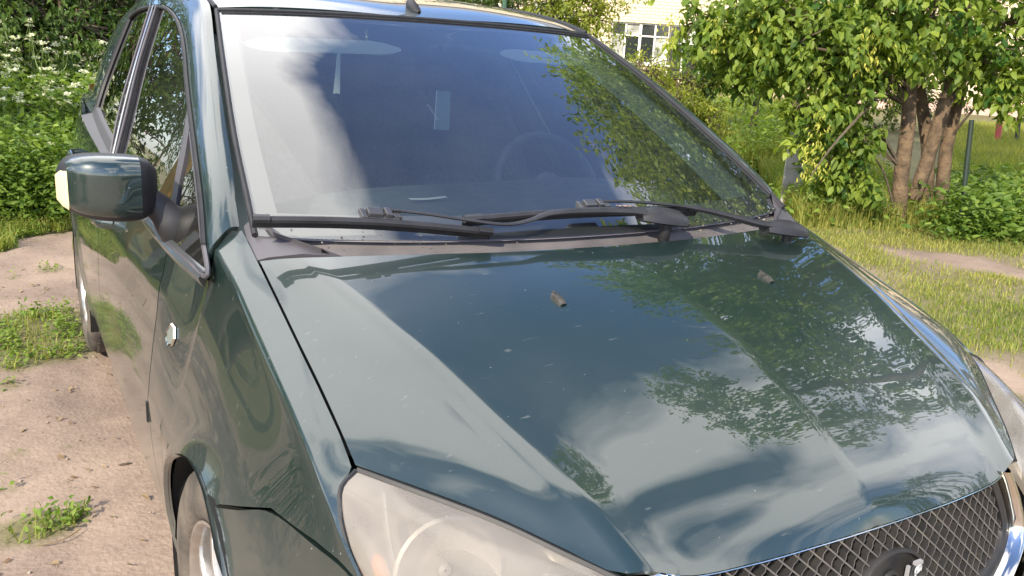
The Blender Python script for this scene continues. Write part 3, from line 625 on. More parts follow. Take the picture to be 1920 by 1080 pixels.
# ---------------- headlamps
for s in (-1, 1):
    A = [(.734, .470, .818), (.684, .408, .809), (.587, .305, .785), (.518, .227, .760), (.462, .170, .738)]            # top / inner edge
    B = [(.734, .470, .818), (.762, .455, .805), (.771, .435, .780), (.773, .400, .748), (.768, .345, .708), (.755, .27, .665), (.735, .22, .64)]
    Cc = [(.735, .22, .64), (.64, .13, .605), (.55, .085, .595), (.475, .075, .60)]
    D = [(.462, .170, .738), (.462, .125, .69), (.470, .09, .64), (.475, .075, .60)]
    G = coons(A, Cc, B, D, 36, 30)
    u = np.linspace(0, 1, 36)[None]; v = np.linspace(0, 1, 30)[:, None]; bulge = (4*u*(1-u))*(4*v*(1-v))
    G[:, :, 0] += .022*bulge; G[:, :, 1] -= .045*bulge; G[:, :, 2] += .022*bulge
    hl = Mesh(); hl.grid(mir(G, s), center=(0, 1, .5), flange=.02); LP_ = part(hl, 'headlamp', LENS)
    # housing shell behind the lens
    H = G.copy(); c = H.reshape(-1, 3).mean(0); H[:, :, 0] = c[0]+(H[:, :, 0]-c[0])*.985; d = np.minimum(1, 4*np.minimum(np.minimum(u, 1-u)*1.2, np.minimum(v, 1-v)*1.2)); H[:, :, 1] += .006+.10*d; H[:, :, 2] -= .008+.035*d; H[:, :, 0] -= .03*d
    g = Mesh(); g.grid(mir(H, s), center=(0, 1, .5)); part(g, 'lamp_housing', LAMPGREY, parent=LP_)
    # reflector bowls
    for (cx, cy, cz, R) in ((.655, .315, .715, .078), (.545, .225, .672, .055)):
        g = Mesh(); dirv = np.array([.12, -.95, .28]); dirv /= np.linalg.norm(dirv); e1 = np.cross(dirv, [0, 0, 1]); e1 /= np.linalg.norm(e1); e2 = np.cross(e1, dirv)
        rows = [[np.array([cx, cy, cz])+dirv*ax2+(e1*math.cos(a)+e2*math.sin(a))*rr_ for a in np.linspace(0, 2*math.pi, 33)] for ax2, rr_ in ((.0, R*1.06), (.004, R), (-.02, R*.85), (-.045, R*.5), (-.055, R*.16), (-.02, R*.12), (-.018, .002))]
        g.grid(mir(np.array(rows), s)); part(g, 'reflector', HOUSING, parent=LP_)
    # divider fin and side marker blade
    g = Mesh(); g.tube(catmull([mir(np.array(p), s) for p in ((.712, .43, .795), (.725, .36, .735), (.72, .27, .672), (.70, .20, .635))], 20), .006, 6, flat=(.5, 2.2)); part(g, 'lamp_fin', HOUSING, parent=LP_)
    g = Mesh(); g.tube(catmull([mir(np.array(p), s) for p in ((.742, .375, .735), (.742, .32, .70), (.737, .27, .672))], 14), [.004]+[.011]*12+[.006], 8); part(g, 'indicator_bulb', AMBER, parent=LP_)
    # rubber strip between lens and hood
    g = Mesh(); g.tube(catmull([mir(np.array(p)+np.array([0, .004, .001]), s) for p in A], 40), .0055, 6); g.tube(catmull([mir(np.array(p)+np.array([.003, .003, 0]), s) for p in B], 30), .004, 6); part(g, 'lamp_gasket', RUBBER, parent=LP_)

# ---------------- grille
def gp(x, z, off=0.):    # point on the grille face
    return np.array([x, .130-(.74-z)*.30+.26*x*x+off, z])
def gtop(x): return .7345-.003*(abs(x)/.42)**2
def gbot(x): return .535+.060*(abs(x)/.40)**2.6
gr = Mesh(); pitch = .0212; 
def inside(x, z): return abs(x) < .364+.058*max(0, min(1, (.745-z)/.11))-.42*max(0, (.615-z))**.9 and gbot(x) < z < gtop(x)+.004 and ((x-.045)/.078)**2+((z-.638)/.048)**2 > 1
for fam in (0, 1):
    for k in range(-60, 60):
        seg = []
        for t in np.linspace(-1.0, 1.0, 330):
            if fam == 0: x = t*.7071+k*pitch*.7071*1.08; z = .64-t*.60+k*pitch*.60*1.08
            else: x = t*.66+k*pitch*.80; z = .64+t*.75-k*pitch*.62; x += .0022*math.sin(t*2*math.pi/pitch*.98)
            if inside(x, z): seg.append(gp(x, z))
            else:
                if len(seg) > 2:
                    sg = np.array(seg); tg = np.gradient(sg, axis=0); tg /= np.linalg.norm(tg, axis=1)[:, None]; pn = np.stack([-tg[:, 2], 0*tg[:, 0], tg[:, 0]], 1); pn /= np.linalg.norm(pn, axis=1)[:, None]
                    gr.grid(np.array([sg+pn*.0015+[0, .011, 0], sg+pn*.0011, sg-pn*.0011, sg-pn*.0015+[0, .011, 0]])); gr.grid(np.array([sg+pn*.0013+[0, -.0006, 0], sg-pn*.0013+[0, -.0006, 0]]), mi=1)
                if 0: gr.grid(np.array([[p+np.array([0, .011, .0013]) for p in seg], [p+np.array([0, 0, .0011]) for p in seg], [p+np.array([0, 0, -.0011]) for p in seg], [p+np.array([0, .011, -.0022]) for p in seg]]))
                if 0: gr.grid(np.array([[p+np.array([0, -.0006, .0012]) for p in seg], [p+np.array([0, -.0006, -.0012]) for p in seg]]), mi=1)
                seg = []
        
GRL = part(gr, 'grille_mesh', [GRILLEM, GEDGE], angle=60)
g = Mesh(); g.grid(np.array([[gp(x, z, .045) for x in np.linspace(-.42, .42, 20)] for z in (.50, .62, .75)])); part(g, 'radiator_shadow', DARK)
# plastic border and chrome surround
def surround(off):
    P = []
    k = off*.9
    P = catmull([(.362+off, 0, .745), (.384+off, 0, .712), (.404+off, 0, .67), (.413+off, 0, .632-k*.2), (.392+off*.8, 0, .603-k*.6), (.350+off*.5, 0, .580-k), (.28+off*.3, 0, .562-k), (.17, 0, .543-k), (0, 0, .535-k)], 60)
    P = np.concatenate([P, (P[::-1]*[-1, 1, 1])[1:]]); P = catmull(P, 120)
    return P
for nm, r0, r1, mtl, lift in (('grille_border', -.012, .012, GRILLEM, -.004), ('chrome_surround', .012, .050, CHROME, -.012)):
    a, b = surround(r0), surround(r1)
    G = np.array([[gp(p[0], p[2], .012) for p in a]]+[[gp(*((p*(1-t)+q*t)[[0, 2]]), lift-(.020 if nm[0] == 'c' else .004)*math.sin(math.pi*t)**.8) for p, q in zip(a, b)] for t in np.linspace(0, 1, 9)]+[[gp(q[0], q[2], .02) for q in b]])
    g = Mesh(); g.grid(G); part(g, nm, mtl, angle=60)
# empty badge seat: oval plate with bosses and a torn clip
cx, cz, RX_, RZ_ = .045, .638, .080, .052
def bp_(a, k, off): return gp(cx+RX_*k*math.cos(a), cz+RZ_*k*math.sin(a), off)
g = Mesh(); th = np.linspace(0, 2*math.pi, 65)
g.grid(np.array([[bp_(a, k, o) for a in th] for k, o in ((1.0, .014), (1.0, -.004), (.97, -.008), (.91, -.008), (.885, -.003), (.86, .002), (.5, .004), (.01, .004))]))
BS = part(g, 'badge_seat', GRILLEM, angle=30)
for bx_, bz_, R in ((-.005, .003, .016), (-.047, -.013, .011)):
    g = Mesh(); c0 = gp(cx+bx_, cz+bz_, .004); nn = np.array([0, -1, .2])
    g.grid(np.array([[c0+np.array([R*k*math.cos(a), -o, R*k*math.sin(a)+o*.2]) for a in np.linspace(0, 2*math.pi, 25)] for k, o in ((1.15, 0), (1.0, .006), (.72, .006), (.62, -.002), (.3, -.004), (.02, -.004))])); part(g, 'badge_boss', GRILLEM, parent=BS, angle=25)
g = Mesh(); T0 = gp(cx+.045, cz+.008, -.010)
E1, E2 = np.array([.97, .10, .0]), np.array([.12, -.1, 1.]); 
poly = [(-.020, .026), (.006, .026), (.018, .012), (.018, -.012), (.004, -.026), (-.010, -.022), (-.018, .0)]
g.add([T0+E1*a+E2*b for a, b in poly]+[T0+E1*a+E2*b+np.array([0, .004, 0]) for a, b in poly], [tuple(range(7))]+[(i, (i+1) % 7, 7+(i+1) % 7, 7+i) for i in range(7)])
TG = part(g, 'badge_clip', mat('clip_plastic', (.025, .028, .032), .4), smooth=False, fix=True)
g = Mesh()      # silvery scratch mark: ring, dot, neck and a long drop with a hook at its right
for R, rr2 in ((.0078, .0016), (.0035, .0012)):
    g.tube([T0+np.array([0, -.002, 0])+E1*(R*math.cos(a)-.002)+E2*(R*math.sin(a)+.010) for a in np.linspace(0, 2*math.pi, 20)], rr2, 5, cap=False)
g.tube([T0+np.array([0, -.002, 0])+E1*a+E2*b for a, b in ((-.004, .002), (-.001, -.006), (-.0015, -.014), (-.001, -.020))], [.0012, .0022, .0040, .0022], 6)
g.tube([T0+np.array([0, -.002, 0])+E1*a+E2*b for a, b in ((.007, .012), (.0095, .008), (.009, .005), (.012, .003))], .0013, 5)
part(g, 'clip_mark', mat('silver_mark', (.6, .62, .64), .35, .4), parent=TG)
g = Mesh(); g.box(T0+E1*(-.012)+E2*.026+np.array([0, -.002, 0]), (.018, .006, .006)); g.box(T0+E1*(-.026)+E2*.004+np.array([0, .002, 0]), (.006, .004, .034)); part(g, 'clip_stub', mat('grey_stub', (.30, .29, .29), .5), parent=TG, smooth=False)

# ---------------- front bumper
top = [(.891, .765, .639), (.888, .68, .673), (.868, .59, .711), (.842, .46, .719), (.80, .36, .713), (.777, .30, .675), (.742, .212, .634), (.64, .118, .598), (.55, .072, .588), (.468, .055, .592), (.44, .075, .60), (.33, .045, .545), (.20, .020, .515), (0, .010, .512)]
def off_row(dz, k, yk): return [(x*(1+k*.01), y*(1-.0)-yk*(1-min(1, abs(x)/.9)**4)-(.02 if abs(x) < .8 else 0), z+dz-(.0)) for x, y, z in top]
r0 = [np.array(p) for p in top]
for i_ in range(6): r0[i_][0] = XS(r0[i_][1], r0[i_][2], float(RZ(r0[i_][1])), float(RX(r0[i_][1])))+.002
low = [np.array([min(.902, x*1.03+.0), min(y, .95)*1.0-.02*(x < .85), .40]) for x, y, z in top]; low[0] = np.array([.905, .55, .42]); low[1] = np.array([.89, .50, .42]); low[2] = np.array([.872, .44, .42])
bot = [np.array([p[0]*.97, p[1]+.03, .20]) for p in low]
midr = [a*.5+b*.5+np.array([.005, -.015, 0]) for a, b in zip(r0, low)]
G = loft([r0, midr, low, bot], 70, 26)
for j in range(G.shape[0]):       # keep clear of the wheel opening
    for i in range(G.shape[1]):
        y, z = G[j, i, 1], G[j, i, 2]; d = math.hypot(y-AX, z-AZ)
        if d < AR and abs(G[j, i, 0]) > .7:
            k = AR/d; G[j, i, 1] = AX+(y-AX)*k; G[j, i, 2] = AZ+(z-AZ)*k
G = np.concatenate([mir(G, -1), G[:, ::-1][:, 1:]], 1)
g = Mesh(); g.grid(G, center=(0, 1.2, .5), flange=.012, edges='a'); part(g, 'front_bumper', PAINT, angle=50)
g = Mesh(); g.grid(np.array([[(x, -.012+.12*x*x, z) for x in np.linspace(-.45, .45, 12)] for z in (.26, .38)])); part(g, 'lower_intake', DARK)
g = Mesh(); g.box((0, -.03, .45), (.52, .012, .112)); part(g, 'plate_holder', PLASTIC, bevel=.003, smooth=False)

# ---------------- rear end
g = Mesh(); G = loft([[(-.56, 3.93, 1.478), (0, 3.985, 1.51), (.56, 3.93, 1.478)], [(-.64, 4.10, 1.27), (0, 4.16, 1.29), (.64, 4.10, 1.27)], [(-.71, 4.20, 1.05), (0, 4.27, 1.06), (.71, 4.20, 1.05)], [(-.72, 4.23, .80), (0, 4.30, .80), (.72, 4.23, .80)], [(-.72, 4.25, .62), (0, 4.32, .62), (.72, 4.25, .62)]], 24, 24); g.grid(G, center=(0, 2, .8)); TGp = part(g, 'tailgate', PAINT)
g = Mesh(); G2 = G[3:11, 3:-3].copy(); G2[:, :, 1] += .006; g.grid(G2, center=(0, 2, .8)); part(g, 'rear_window', mat('dark_glass', (.01, .012, .012), .04, coat=1), parent=TGp)
g = Mesh(); G = loft([[(-.86, 3.87, .62), (-.80, 4.15, .63), (-.5, 4.31, .64), (0, 4.345, .64), (.5, 4.31, .64), (.80, 4.15, .63), (.86, 3.87, .62)], [(-.87, 3.87, .45), (-.81, 4.17, .45), (-.5, 4.33, .45), (0, 4.37, .45), (.5, 4.33, .45), (.81, 4.17, .45), (.87, 3.87, .45)], [(-.84, 3.85, .24), (-.78, 4.12, .24), (-.5, 4.27, .24), (0, 4.30, .24), (.5, 4.27, .24), (.78, 4.12, .24), (.84, 3.85, .24)]], 50, 10); g.grid(G, center=(0, 2, .8), flange=.02); part(g, 'rear_bumper', PAINT)
g = Mesh(); g.grid(np.array([[(x, y, .21) for x in (-.80, .80)] for y in (.3, 4.2)])); part(g, 'floor_pan', DARK)

# ---------------- wheels
def wheel(s, yc, steer):
    w = Mesh(); R = .316; wd = .205
    prof = []       # outer face at axial 0, inner at -wd
    for a, r in ((-.012, .204), (-.002, .212), (.004, .225), (.006, .255), (.002, .285), (-.008, .303), (-.022, .312), (-.05, .3155), (-.10, .316), (-.155, .3155), (-.185, .309), (-.20, .29), (-.205, .25), (-.195, .21)): prof.append((a, r))
    t = Mesh(); t.lathe(prof, (0, 0, 0), k=72)
    for k in range(72):      # tread grooves seen from above: thin raised blocks
        a0 = 2*math.pi*k/72
        for ax0, ax1 in ((-.030, -.060), (-.068, -.098), (-.106, -.136), (-.144, -.174)):
            a1 = a0+.065; V = []
            for (ax_, a_) in ((ax0, a0), (ax1, a0+.01), (ax1, a1+.01), (ax0, a1)):
                for rr2 in (.314, .3195): V.append((ax_, rr2*math.cos(a_), rr2*math.sin(a_)))
            t.add(V, [(1, 3, 5, 7), (0, 1, 3, 2), (2, 3, 5, 4), (4, 5, 7, 6), (6, 7, 1, 0)])
    wh = t.obj('wheel', TYRE, car, angle=30)
    r = Mesh()
    r.lathe([(-.012, .2045), (-.003, .206), (-.003, .200), (-.012, .192), (-.03, .188), (-.12, .182)], (0, 0, 0), k=72)
    r.lathe([(-.09, .182), (-.09, .02)], (0, 0, 0), k=40)
    for k in range(7):
        a0 = 2*math.pi*k/7
        rows = []
        for rr2, hw, ax_ in ((.035, .34, -.018), (.07, .17, -.010), (.12, .115, -.008), (.165, .105, -.012), (.193, .115, -.018)):
            rows.append([(ax_+o, rr2*math.cos(a0+h*hw), rr2*math.sin(a0+h*hw)) for h, o in ((-1, -.04), (-1, -.006), (-.75, .0), (-.25, -.001), (0, -.007), (.25, -.001), (.75, 0), (1, -.006), (1, -.04))])
        r.grid(np.array(rows))
    r.lathe([(-.03, .048), (-.008, .046), (-.004, .034), (-.010, .030), (-.008, .002)], (0, 0, 0), k=32)
    ro = r.obj('rim', ALLOY, wh, angle=30)
    for k in range(5):
        b = Mesh(); a0 = 2*math.pi*k/5; b.lathe([(-.02, .008), (-.010, .0085), (-.008, .006), (-.008, 0.001)], (0, .038*math.cos(a0), .038*math.sin(a0)), k=8); b.obj('wheel_nut', PLASTIC, wh)
    d = Mesh(); d.lathe([(-.10, .14), (-.10, .02)], (0, 0, 0), k=32); d.obj('brake_disc', mat('disc_%d_%d' % (s, int(yc)), (.2, .16, .13), .5, .8), wh)
    wh.matrix_parent_inverse = Matrix.Translation((0, -2.1, 0)); wh.location = (s*.868, yc, .3165)
    wh.rotation_euler = (random.uniform(0, 1), 0, (0 if s > 0 else math.pi)+steer); return wh
wheel(-1, AX, rad(4.5)); wheel(1, AX, rad(4.5)); wheel(-1, 3.50, 0).location.x -= .020; wheel(1, 3.50, 0).location.x += .020
# mud clods on the front tyre shoulder
rr = random.Random(3); g = Mesh()
for k in range(26):
    a = rr.uniform(.35, 1.25); c = (-.868+.03+rr.uniform(-.03, .03), AX+.318*math.cos(a)*1.0, .3165+.318*math.sin(a)); rd0 = rr.uniform(.003, .009)
    V = [(c[0]+rd0*p[0]*rr.uniform(.7, 1.2), c[1]+rd0*p[1], c[2]+rd0*p[2]*rr.uniform(.7, 1.2)) for p in ((1, 0, 0), (-1, 0, 0), (0, 1, 0), (0, -1, 0), (0, 0, 1), (0, 0, -1))]
    g.add(V, [(0, 2, 4), (2, 1, 4), (1, 3, 4), (3, 0, 4), (2, 0, 5), (1, 2, 5), (3, 1, 5), (0, 3, 5)])
part(g, 'mud', mat('dry_mud', (.30, .23, .16), .95), kind='stuff')

# ---------------- mirrors
for s in (-1, 1):
    fold = s > 0
    mo = empty('side_mirror'); mo.parent = car; mo.matrix_parent_inverse = Matrix.Translation((0, -2.1, 0))
    def sec(x, cy, cz, hy, hz, n=28, e=4.6, a0=0, a1=2*math.pi):
        R = []
        for a in np.linspace(a0, a1, n):
            ca, sa = math.cos(a), math.sin(a)
            R.append((s*x, cy-hy*math.copysign(abs(sa)**(2/e), sa), cz+hz*math.copysign(abs(ca)**(2/e), ca)))
        return R
    st_ = [(.862, 1.420, 1.092, .022, .036), (.878, 1.412, 1.090, .046, .056), (.90, 1.405, 1.090, .060, .066), (.95, 1.398, 1.092, .068, .069), (1.0, 1.402, 1.096, .066, .066), (1.030, 1.412, 1.098, .056, .058), (1.048, 1.425, 1.098, .040, .045), (1.057, 1.435, 1.097, .020, .026)]
    G = np.array([sec(*a) for a in st_]); P0 = loft([list(map(tuple, r)) for r in G], 40, 24)
    g = Mesh(); g.grid(P0, center=(s*.96, 1.405, 1.09)); g.obj('mirror_housing', PLASTIC, mo, angle=50)
    # painted cap on the front face
    capst = [(.902, 1.405, 1.095, .0665, .064), (.95, 1.398, 1.097, .0745, .067), (1.0, 1.402, 1.100, .0725, .064), (1.028, 1.411, 1.101, .063, .057), (1.041, 1.418, 1.101, .053, .049)]
    G = np.array([sec(*a, n=24, a0=.12, a1=math.pi-.42) for a in capst])
    g = Mesh(); g.grid(loft([list(map(tuple, r)) for r in G], 24, 18), center=(s*.96, 1.45, 1.09), flange=.006); g.obj('painted_cap', PAINT, mo, angle=50)
    G = np.array([sec(*a, n=16, a0=.5, a1=math.pi-.62) for a in ((1.0415, 1.418, 1.092, .053, .046), (1.052, 1.428, 1.092, .042, .040), (1.061, 1.437, 1.092, .022, .028))])
    g = Mesh(); g.grid(G, center=(s*1.0, 1.45, 1.09), flange=.004); g.obj('turn_signal', SIGNAL, mo)
    g = Mesh(); g.grid(np.array([[(s*x, 1.470, z) for x in (.90, 1.03)] for z in (1.045, 1.14)])); g.obj('mirror_glass', mat('mirror_silver_%d' % s, (.85, .85, .85), .02, 1.), mo)
    # stalk
    ST = catmull([(.915, 1.415, 1.080), (.885, 1.408, 1.064), (.858, 1.40, 1.040), (.836, 1.395, 1.012), (.818, 1.40, .99)], 16); hw = np.interp(np.linspace(0, 1, 16), [0, .3, .6, 1], [.050, .036, .040, .060]); rows = []
    for i, p in enumerate(ST):
        t = ST[min(i+1, 15)]-ST[max(i-1, 0)]; t /= np.linalg.norm(t); b = np.cross([0, 1, 0], t); b /= np.linalg.norm(b)
        rows.append([mir(p+b*math.cos(a)*hw[i]*.80+np.array([0, 1, 0])*math.copysign(abs(math.sin(a))**.7, math.sin(a))*hw[i]*.62, s) for a in np.linspace(0, 2*math.pi, 21)])
    g = Mesh(); g.grid(np.array(rows), center=mir(ST[8], s)); g.obj('mirror_stalk', PLASTIC, mo)

for o in car.children:
    if o.name.startswith('side_mirror') and any(c.type == 'MESH' and c.data.vertices[0].co.x > 0 for c in o.children):   # the far mirror is folded back against its door
        for c in o.children:
            if 'stalk' in c.name: continue
            R = Matrix.Translation((.835, 1.46, -.03))@Matrix.Rotation(rad(88), 4, 'Z')@Matrix.Translation((-.862, -1.43, 0)); c.data.transform(R)
# ---------------- cabin
CAB = []
def cab(ms, name, m, **k): return part(ms, name, m, **k)
g = Mesh()
D0 = [(-.70, 1.10, .985), (-.4, 1.02, .985), (0, .99, .99), (.4, 1.02, .985), (.70, 1.10, .985)]
D1 = [(-.73, 1.28, 1.010), (-.4, 1.30, 1.045), (0, 1.33, 1.055), (.38, 1.30, 1.050), (.73, 1.28, 1.010)]
D2 = [(-.75, 1.50, .985), (-.4, 1.55, 1.035), (0, 1.60, 1.035), (.38, 1.50, 1.065), (.75, 1.50, .985)]
D3 = [(-.77, 1.56, .93), (-.4, 1.62, .95), (0, 1.68, .90), (.38, 1.58, 1.0), (.77, 1.56, .93)]
D4 = [(-.77, 1.56, .60), (-.4, 1.60, .58), (0, 1.70, .55), (.38, 1.56, .60), (.77, 1.56, .60)]
g.grid(loft([D0, D1, D2, D3, D4], 50, 40), center=(0, 1.2, .6)); cab(g, 'dashboard', DASH)
g = Mesh(); g.grid(np.array([[(x, y, .30) for x in (-.78, .78)] for y in (1.2, 4.1)])); 
for s in (-1, 1): g.grid(np.array([[(s*(.80-.0*z), y, z) for y in np.linspace(1.3, 4.0, 8)] for z in (.30, .94)]))
cab(g, 'cabin_floor', DASH)
sw = Mesh(); c = np.array([.37, 1.74, .985]); e1 = np.array([1, 0, 0.]); e2 = np.array([0, .42, .91])
sw.tube([c+.185*(e1*math.cos(a)+e2*math.sin(a)) for a in np.linspace(0, 2*math.pi, 49)], .015, 8, cap=False)
for a in (math.pi*.03, math.pi*.97, -math.pi/2): sw.tube([c, c+.18*(e1*math.cos(a)+e2*math.sin(a))], .018, 6)
sw.tube([c+np.array([0, -.02, .01]), c+np.array([0, .03, -.02])], .06, 16); cab(sw, 'steering_wheel', mat('wheel_leather', (.12, .14, .145), .5))
def seat(x, y, w_=.50):
    o = Mesh()
    rows = [[(x+w_/2*math.copysign(abs(math.cos(a))**.5, math.cos(a))*k, y+.02+t*.26+.09*math.copysign(abs(math.sin(a))**.6, math.sin(a)), .62+t*.58) for a in np.linspace(0, 2*math.pi, 25)] for t, k in ((-.2, .9), (0, 1), (.4, .98), (.8, .86), (1, .72), (1.03, .4))]
    o.grid(np.array(rows), center=(x, y+.1, .9)); o.box((x, y-.22, .56), (w_, .52, .16)); so_ = cab(o, 'seat', FABRIC)
    h = Mesh(); rows = [[(x+.135*math.copysign(abs(math.cos(a))**.5, math.cos(a))*k, y+.30+.05*math.sin(a), z) for a in np.linspace(0, 2*math.pi, 21)] for z, k in ((1.215, .6), (1.225, .95), (1.30, 1), (1.38, .92), (1.40, .6))]
    h.grid(np.array(rows), center=(x, y+.3, 1.3)); h.tube([(x-.05, y+.29, 1.14), (x-.05, y+.30, 1.23)], .006, 6); h.tube([(x+.05, y+.29, 1.14), (x+.05, y+.30, 1.23)], .006, 6); cab(h, 'headrest', FABRIC)
seat(-.37, 2.10); seat(.37, 2.10); seat(-.42, 2.95, .44); seat(0, 2.95, .40); seat(.42, 2.95, .44)
# headlining, visors, pillar trims, inner mirror
g = Mesh(); Gh = loft([RC, q1, q2, RE], 40, 12); Gh = np.concatenate([mir(Gh[::-1], -1), Gh[1:]], 0); Gh[:, :, 2] -= .03; Gh[:, :, 0] *= .99; g.grid(Gh, center=(0, 2.8, 1)); cab(g, 'headlining', TRIM)
for x0, x1 in ((-.57, -.125), (.215, .57)):
    vz = Mesh(); rows = []
    for t in np.linspace(0, 1, 12):
        x = x0+(x1-x0)*t; e = min(1, 6*min(t, 1-t)+.25)
        c = ws(x, .90, -.050); rows.append([c+np.array([0, -.43*h+0, .0])*0+np.array([0, .050*math.cos(a)*e, .010*math.sin(a)*e+.030*math.cos(a)*e*.55]) for a in np.linspace(0, 2*math.pi, 15)])
    vz.grid(np.array(rows), center=ws((x0+x1)/2, .9, -.05)); cab(vz, 'sun_visor', VISOR)
for s in (-1, 1):
    g = Mesh()
    G = loft([[ws(WSIDE[i][0]-.022, i/100, -.012)*[s, 1, 1] for i in (0, 20, 40, 60, 80, 99)], [ws(WSIDE[i][0]-(.125 if s > 0 else .06), i/100, -.045)*[s, 1, 1]+np.array([0, .03, 0]) for i in (0, 20, 40, 60, 80, 99)], [(s*(GS(y, z)-.03), y, z) for y, z in ((1.15, .985), (1.30, 1.075), (1.46, 1.15), (1.62, 1.225), (1.80, 1.30), (2.02, 1.40))]], 40, 10)
    g.grid(G, center=(0, 2, 1)); cab(g, 'pillar_trim', TRIM)
    g = Mesh(); G = loft([[(s*(GS(y, z)-.012), y, z) for y, z in ((1.40, .96), (1.46, 1.05), (1.53, 1.14), (1.60, 1.22))], [(s*(GS(y, z)-.030), y, z) for y, z in ((1.53, .96), (1.575, 1.06), (1.64, 1.16), (1.72, 1.26))]], 20, 4); g.grid(G, center=(0, 2, 1)); cab(g, 'quarter_trim', TRIM)
    g = Mesh(); g.grid(np.array([[(s*(GS(y0_, z_)-.03), y0_+(z_-1.0)*.6+dy, z_) for dy in (0, .10)] for y0_, z_ in ((2.38, .95), (2.38, 1.1), (2.38, 1.25), (2.38, 1.40), (2.36, 1.48))])); cab(g, 'centre_pillar_trim', TRIM)
im = Mesh(); mc = np.array([.055, 1.79, 1.392])
im.tube([mc+np.array([-.02, .11, .075]), mc+np.array([-.005, .05, .04]), mc], .012, 8)
rows = [[mc+np.array([t, .022*math.sin(a)+.04*abs(t), .034*k*math.copysign(abs(math.cos(a))**.6, math.cos(a))]) for a in np.linspace(0, 2*math.pi, 17)] for t, k in ((-.115, .2), (-.105, .75), (-.07, 1), (0, 1.05), (.07, 1), (.105, .75), (.115, .2))]
im.grid(np.array(rows), center=mc); cab(im, 'inner_mirror', mat('inner_mirror_plastic', (.02, .022, .03), .35))
g = Mesh(); cs = ws_at(862, 100); p0 = ws(cs[0], cs[1], -.02)
g.grid(np.array([[ws(cs[0]+dx*k, cs[1]+dv, -.010-.03*(1-abs(dx)/.05)) for dx in np.linspace(-.05, .05, 9)] for dv, k in ((-.07, .9), (-.02, 1.0), (.05, .8), (.11, .4))])); cab(g, 'sensor_housing', mat('sensor_black', (.015, .016, .022), .35))
# ribbon hanging from the right-hand visor
ra = ws_at(634, 92); rb = ws_at(632, 168)
g = Mesh(); rows = []
for t in np.linspace(0, 1, 8):
    x = ra[0]*(1-t)+rb[0]*t; v = ra[1]*(1-t)+rb[1]*t; w_ = .0045+.004*t; rows.append([ws(x-w_, v, -.012), ws(x, v, -.010), ws(x+w_, v, -.012)])
g.grid(np.array(rows)); cab(g, 'hanging_ribbon', VISOR)
# papers on the dashboard edge
g = Mesh(); g.grid(np.array([[(x, y, 1.062+.003*math.sin(x*30)) for x in np.linspace(-.30, -.20, 5)] for y in (1.30, 1.32)])); cab(g, 'dash_paper', WHITE)

# chipped rusty patch on the wiper arm and leaf litter caught in the cowl
rr = random.Random(11); g = Mesh()
for k in range(16):
    t = rr.uniform(0, 1); c = np.array([.045+.055*t+rr.uniform(-.004, .004), .932-.006*t+rr.uniform(-.006, .004), 1.1015-.004*t]); n_ = rr.randint(5, 7); R = rr.uniform(.002, .0055)
    g.add([c+np.array([R*rr.uniform(.6, 1.3)*math.cos(q*2*math.pi/n_), R*.7*math.sin(q*2*math.pi/n_), .001]) for q in range(n_)], [tuple(range(n_))])
part(g, 'paint_chips', mat('rust_chip', (.42, .26, .18), .8, var=.4, vscale=200), kind='stuff', smooth=False)
g = Mesh()
for k in range(150):
    x = rr.choice([-1, 1, 1, 1])*rr.uniform(.22, .66); c = ws(x, rr.uniform(0, .05), .006)+np.array([0, rr.uniform(-.05, .0), -.012]); a = rr.uniform(0, 6.28); L_ = rr.uniform(.003, .008)
    d1 = np.array([math.cos(a), math.sin(a), .2])*L_; d2 = np.array([-math.sin(a), math.cos(a), .5])*L_*.3
    g.add([c, c+d1*.5+d2, c+d1, c+d1*.5-d2], [(0, 1, 2, 3)])
part(g, 'leaf_litter', mat('cowl_litter', (.16, .13, .08), .9, col2=(.32, .28, .20), vscale=90), kind='stuff', smooth=False)
# ================================================================== GROUND
RNG = np.random.default_rng(7)
def gpt(px, py, z=0.):      # point of the ground seen in the photograph at (px, py)
    d = (px-960)/FPX*CR-(py-540)/FPX*CU+CF; t = (z-CAM[2])/d[2]; return CAM+t*d
def apt(px, py, dist):      # point at a given horizontal distance from the photographer
    d = (px-960)/FPX*CR-(py-540)/FPX*CU+CF; return CAM+d*dist/math.hypot(d[0], d[1])
def fbm(x, y, s, seed=0., octv=4):
    out = np.zeros_like(x); a = 1.
    for k in range(octv):
        f = s*2**k
        X, Y = x*f+seed*13.7+k*5.1, y*f+seed*7.3-k*3.3
        xi, yi = np.floor(X), np.floor(Y); xf, yf = X-xi, Y-yi
        h = lambda i, j: np.modf(np.abs(np.sin(i*127.1+j*311.7)*43758.5453))[0]
        u, v = xf*xf*(3-2*xf), yf*yf*(3-2*yf)
        out += a*((h(xi, yi)*(1-u)+h(xi+1, yi)*u)*(1-v)+(h(xi, yi+1)*(1-u)+h(xi+1, yi+1)*u)*v-.5); a *= .5
    return out
def hgt(x, y):
    return .030*fbm(x, y, .9, 1)+.016*fbm(x, y, 4., 2)+.006*fbm(x, y, 18., 3)
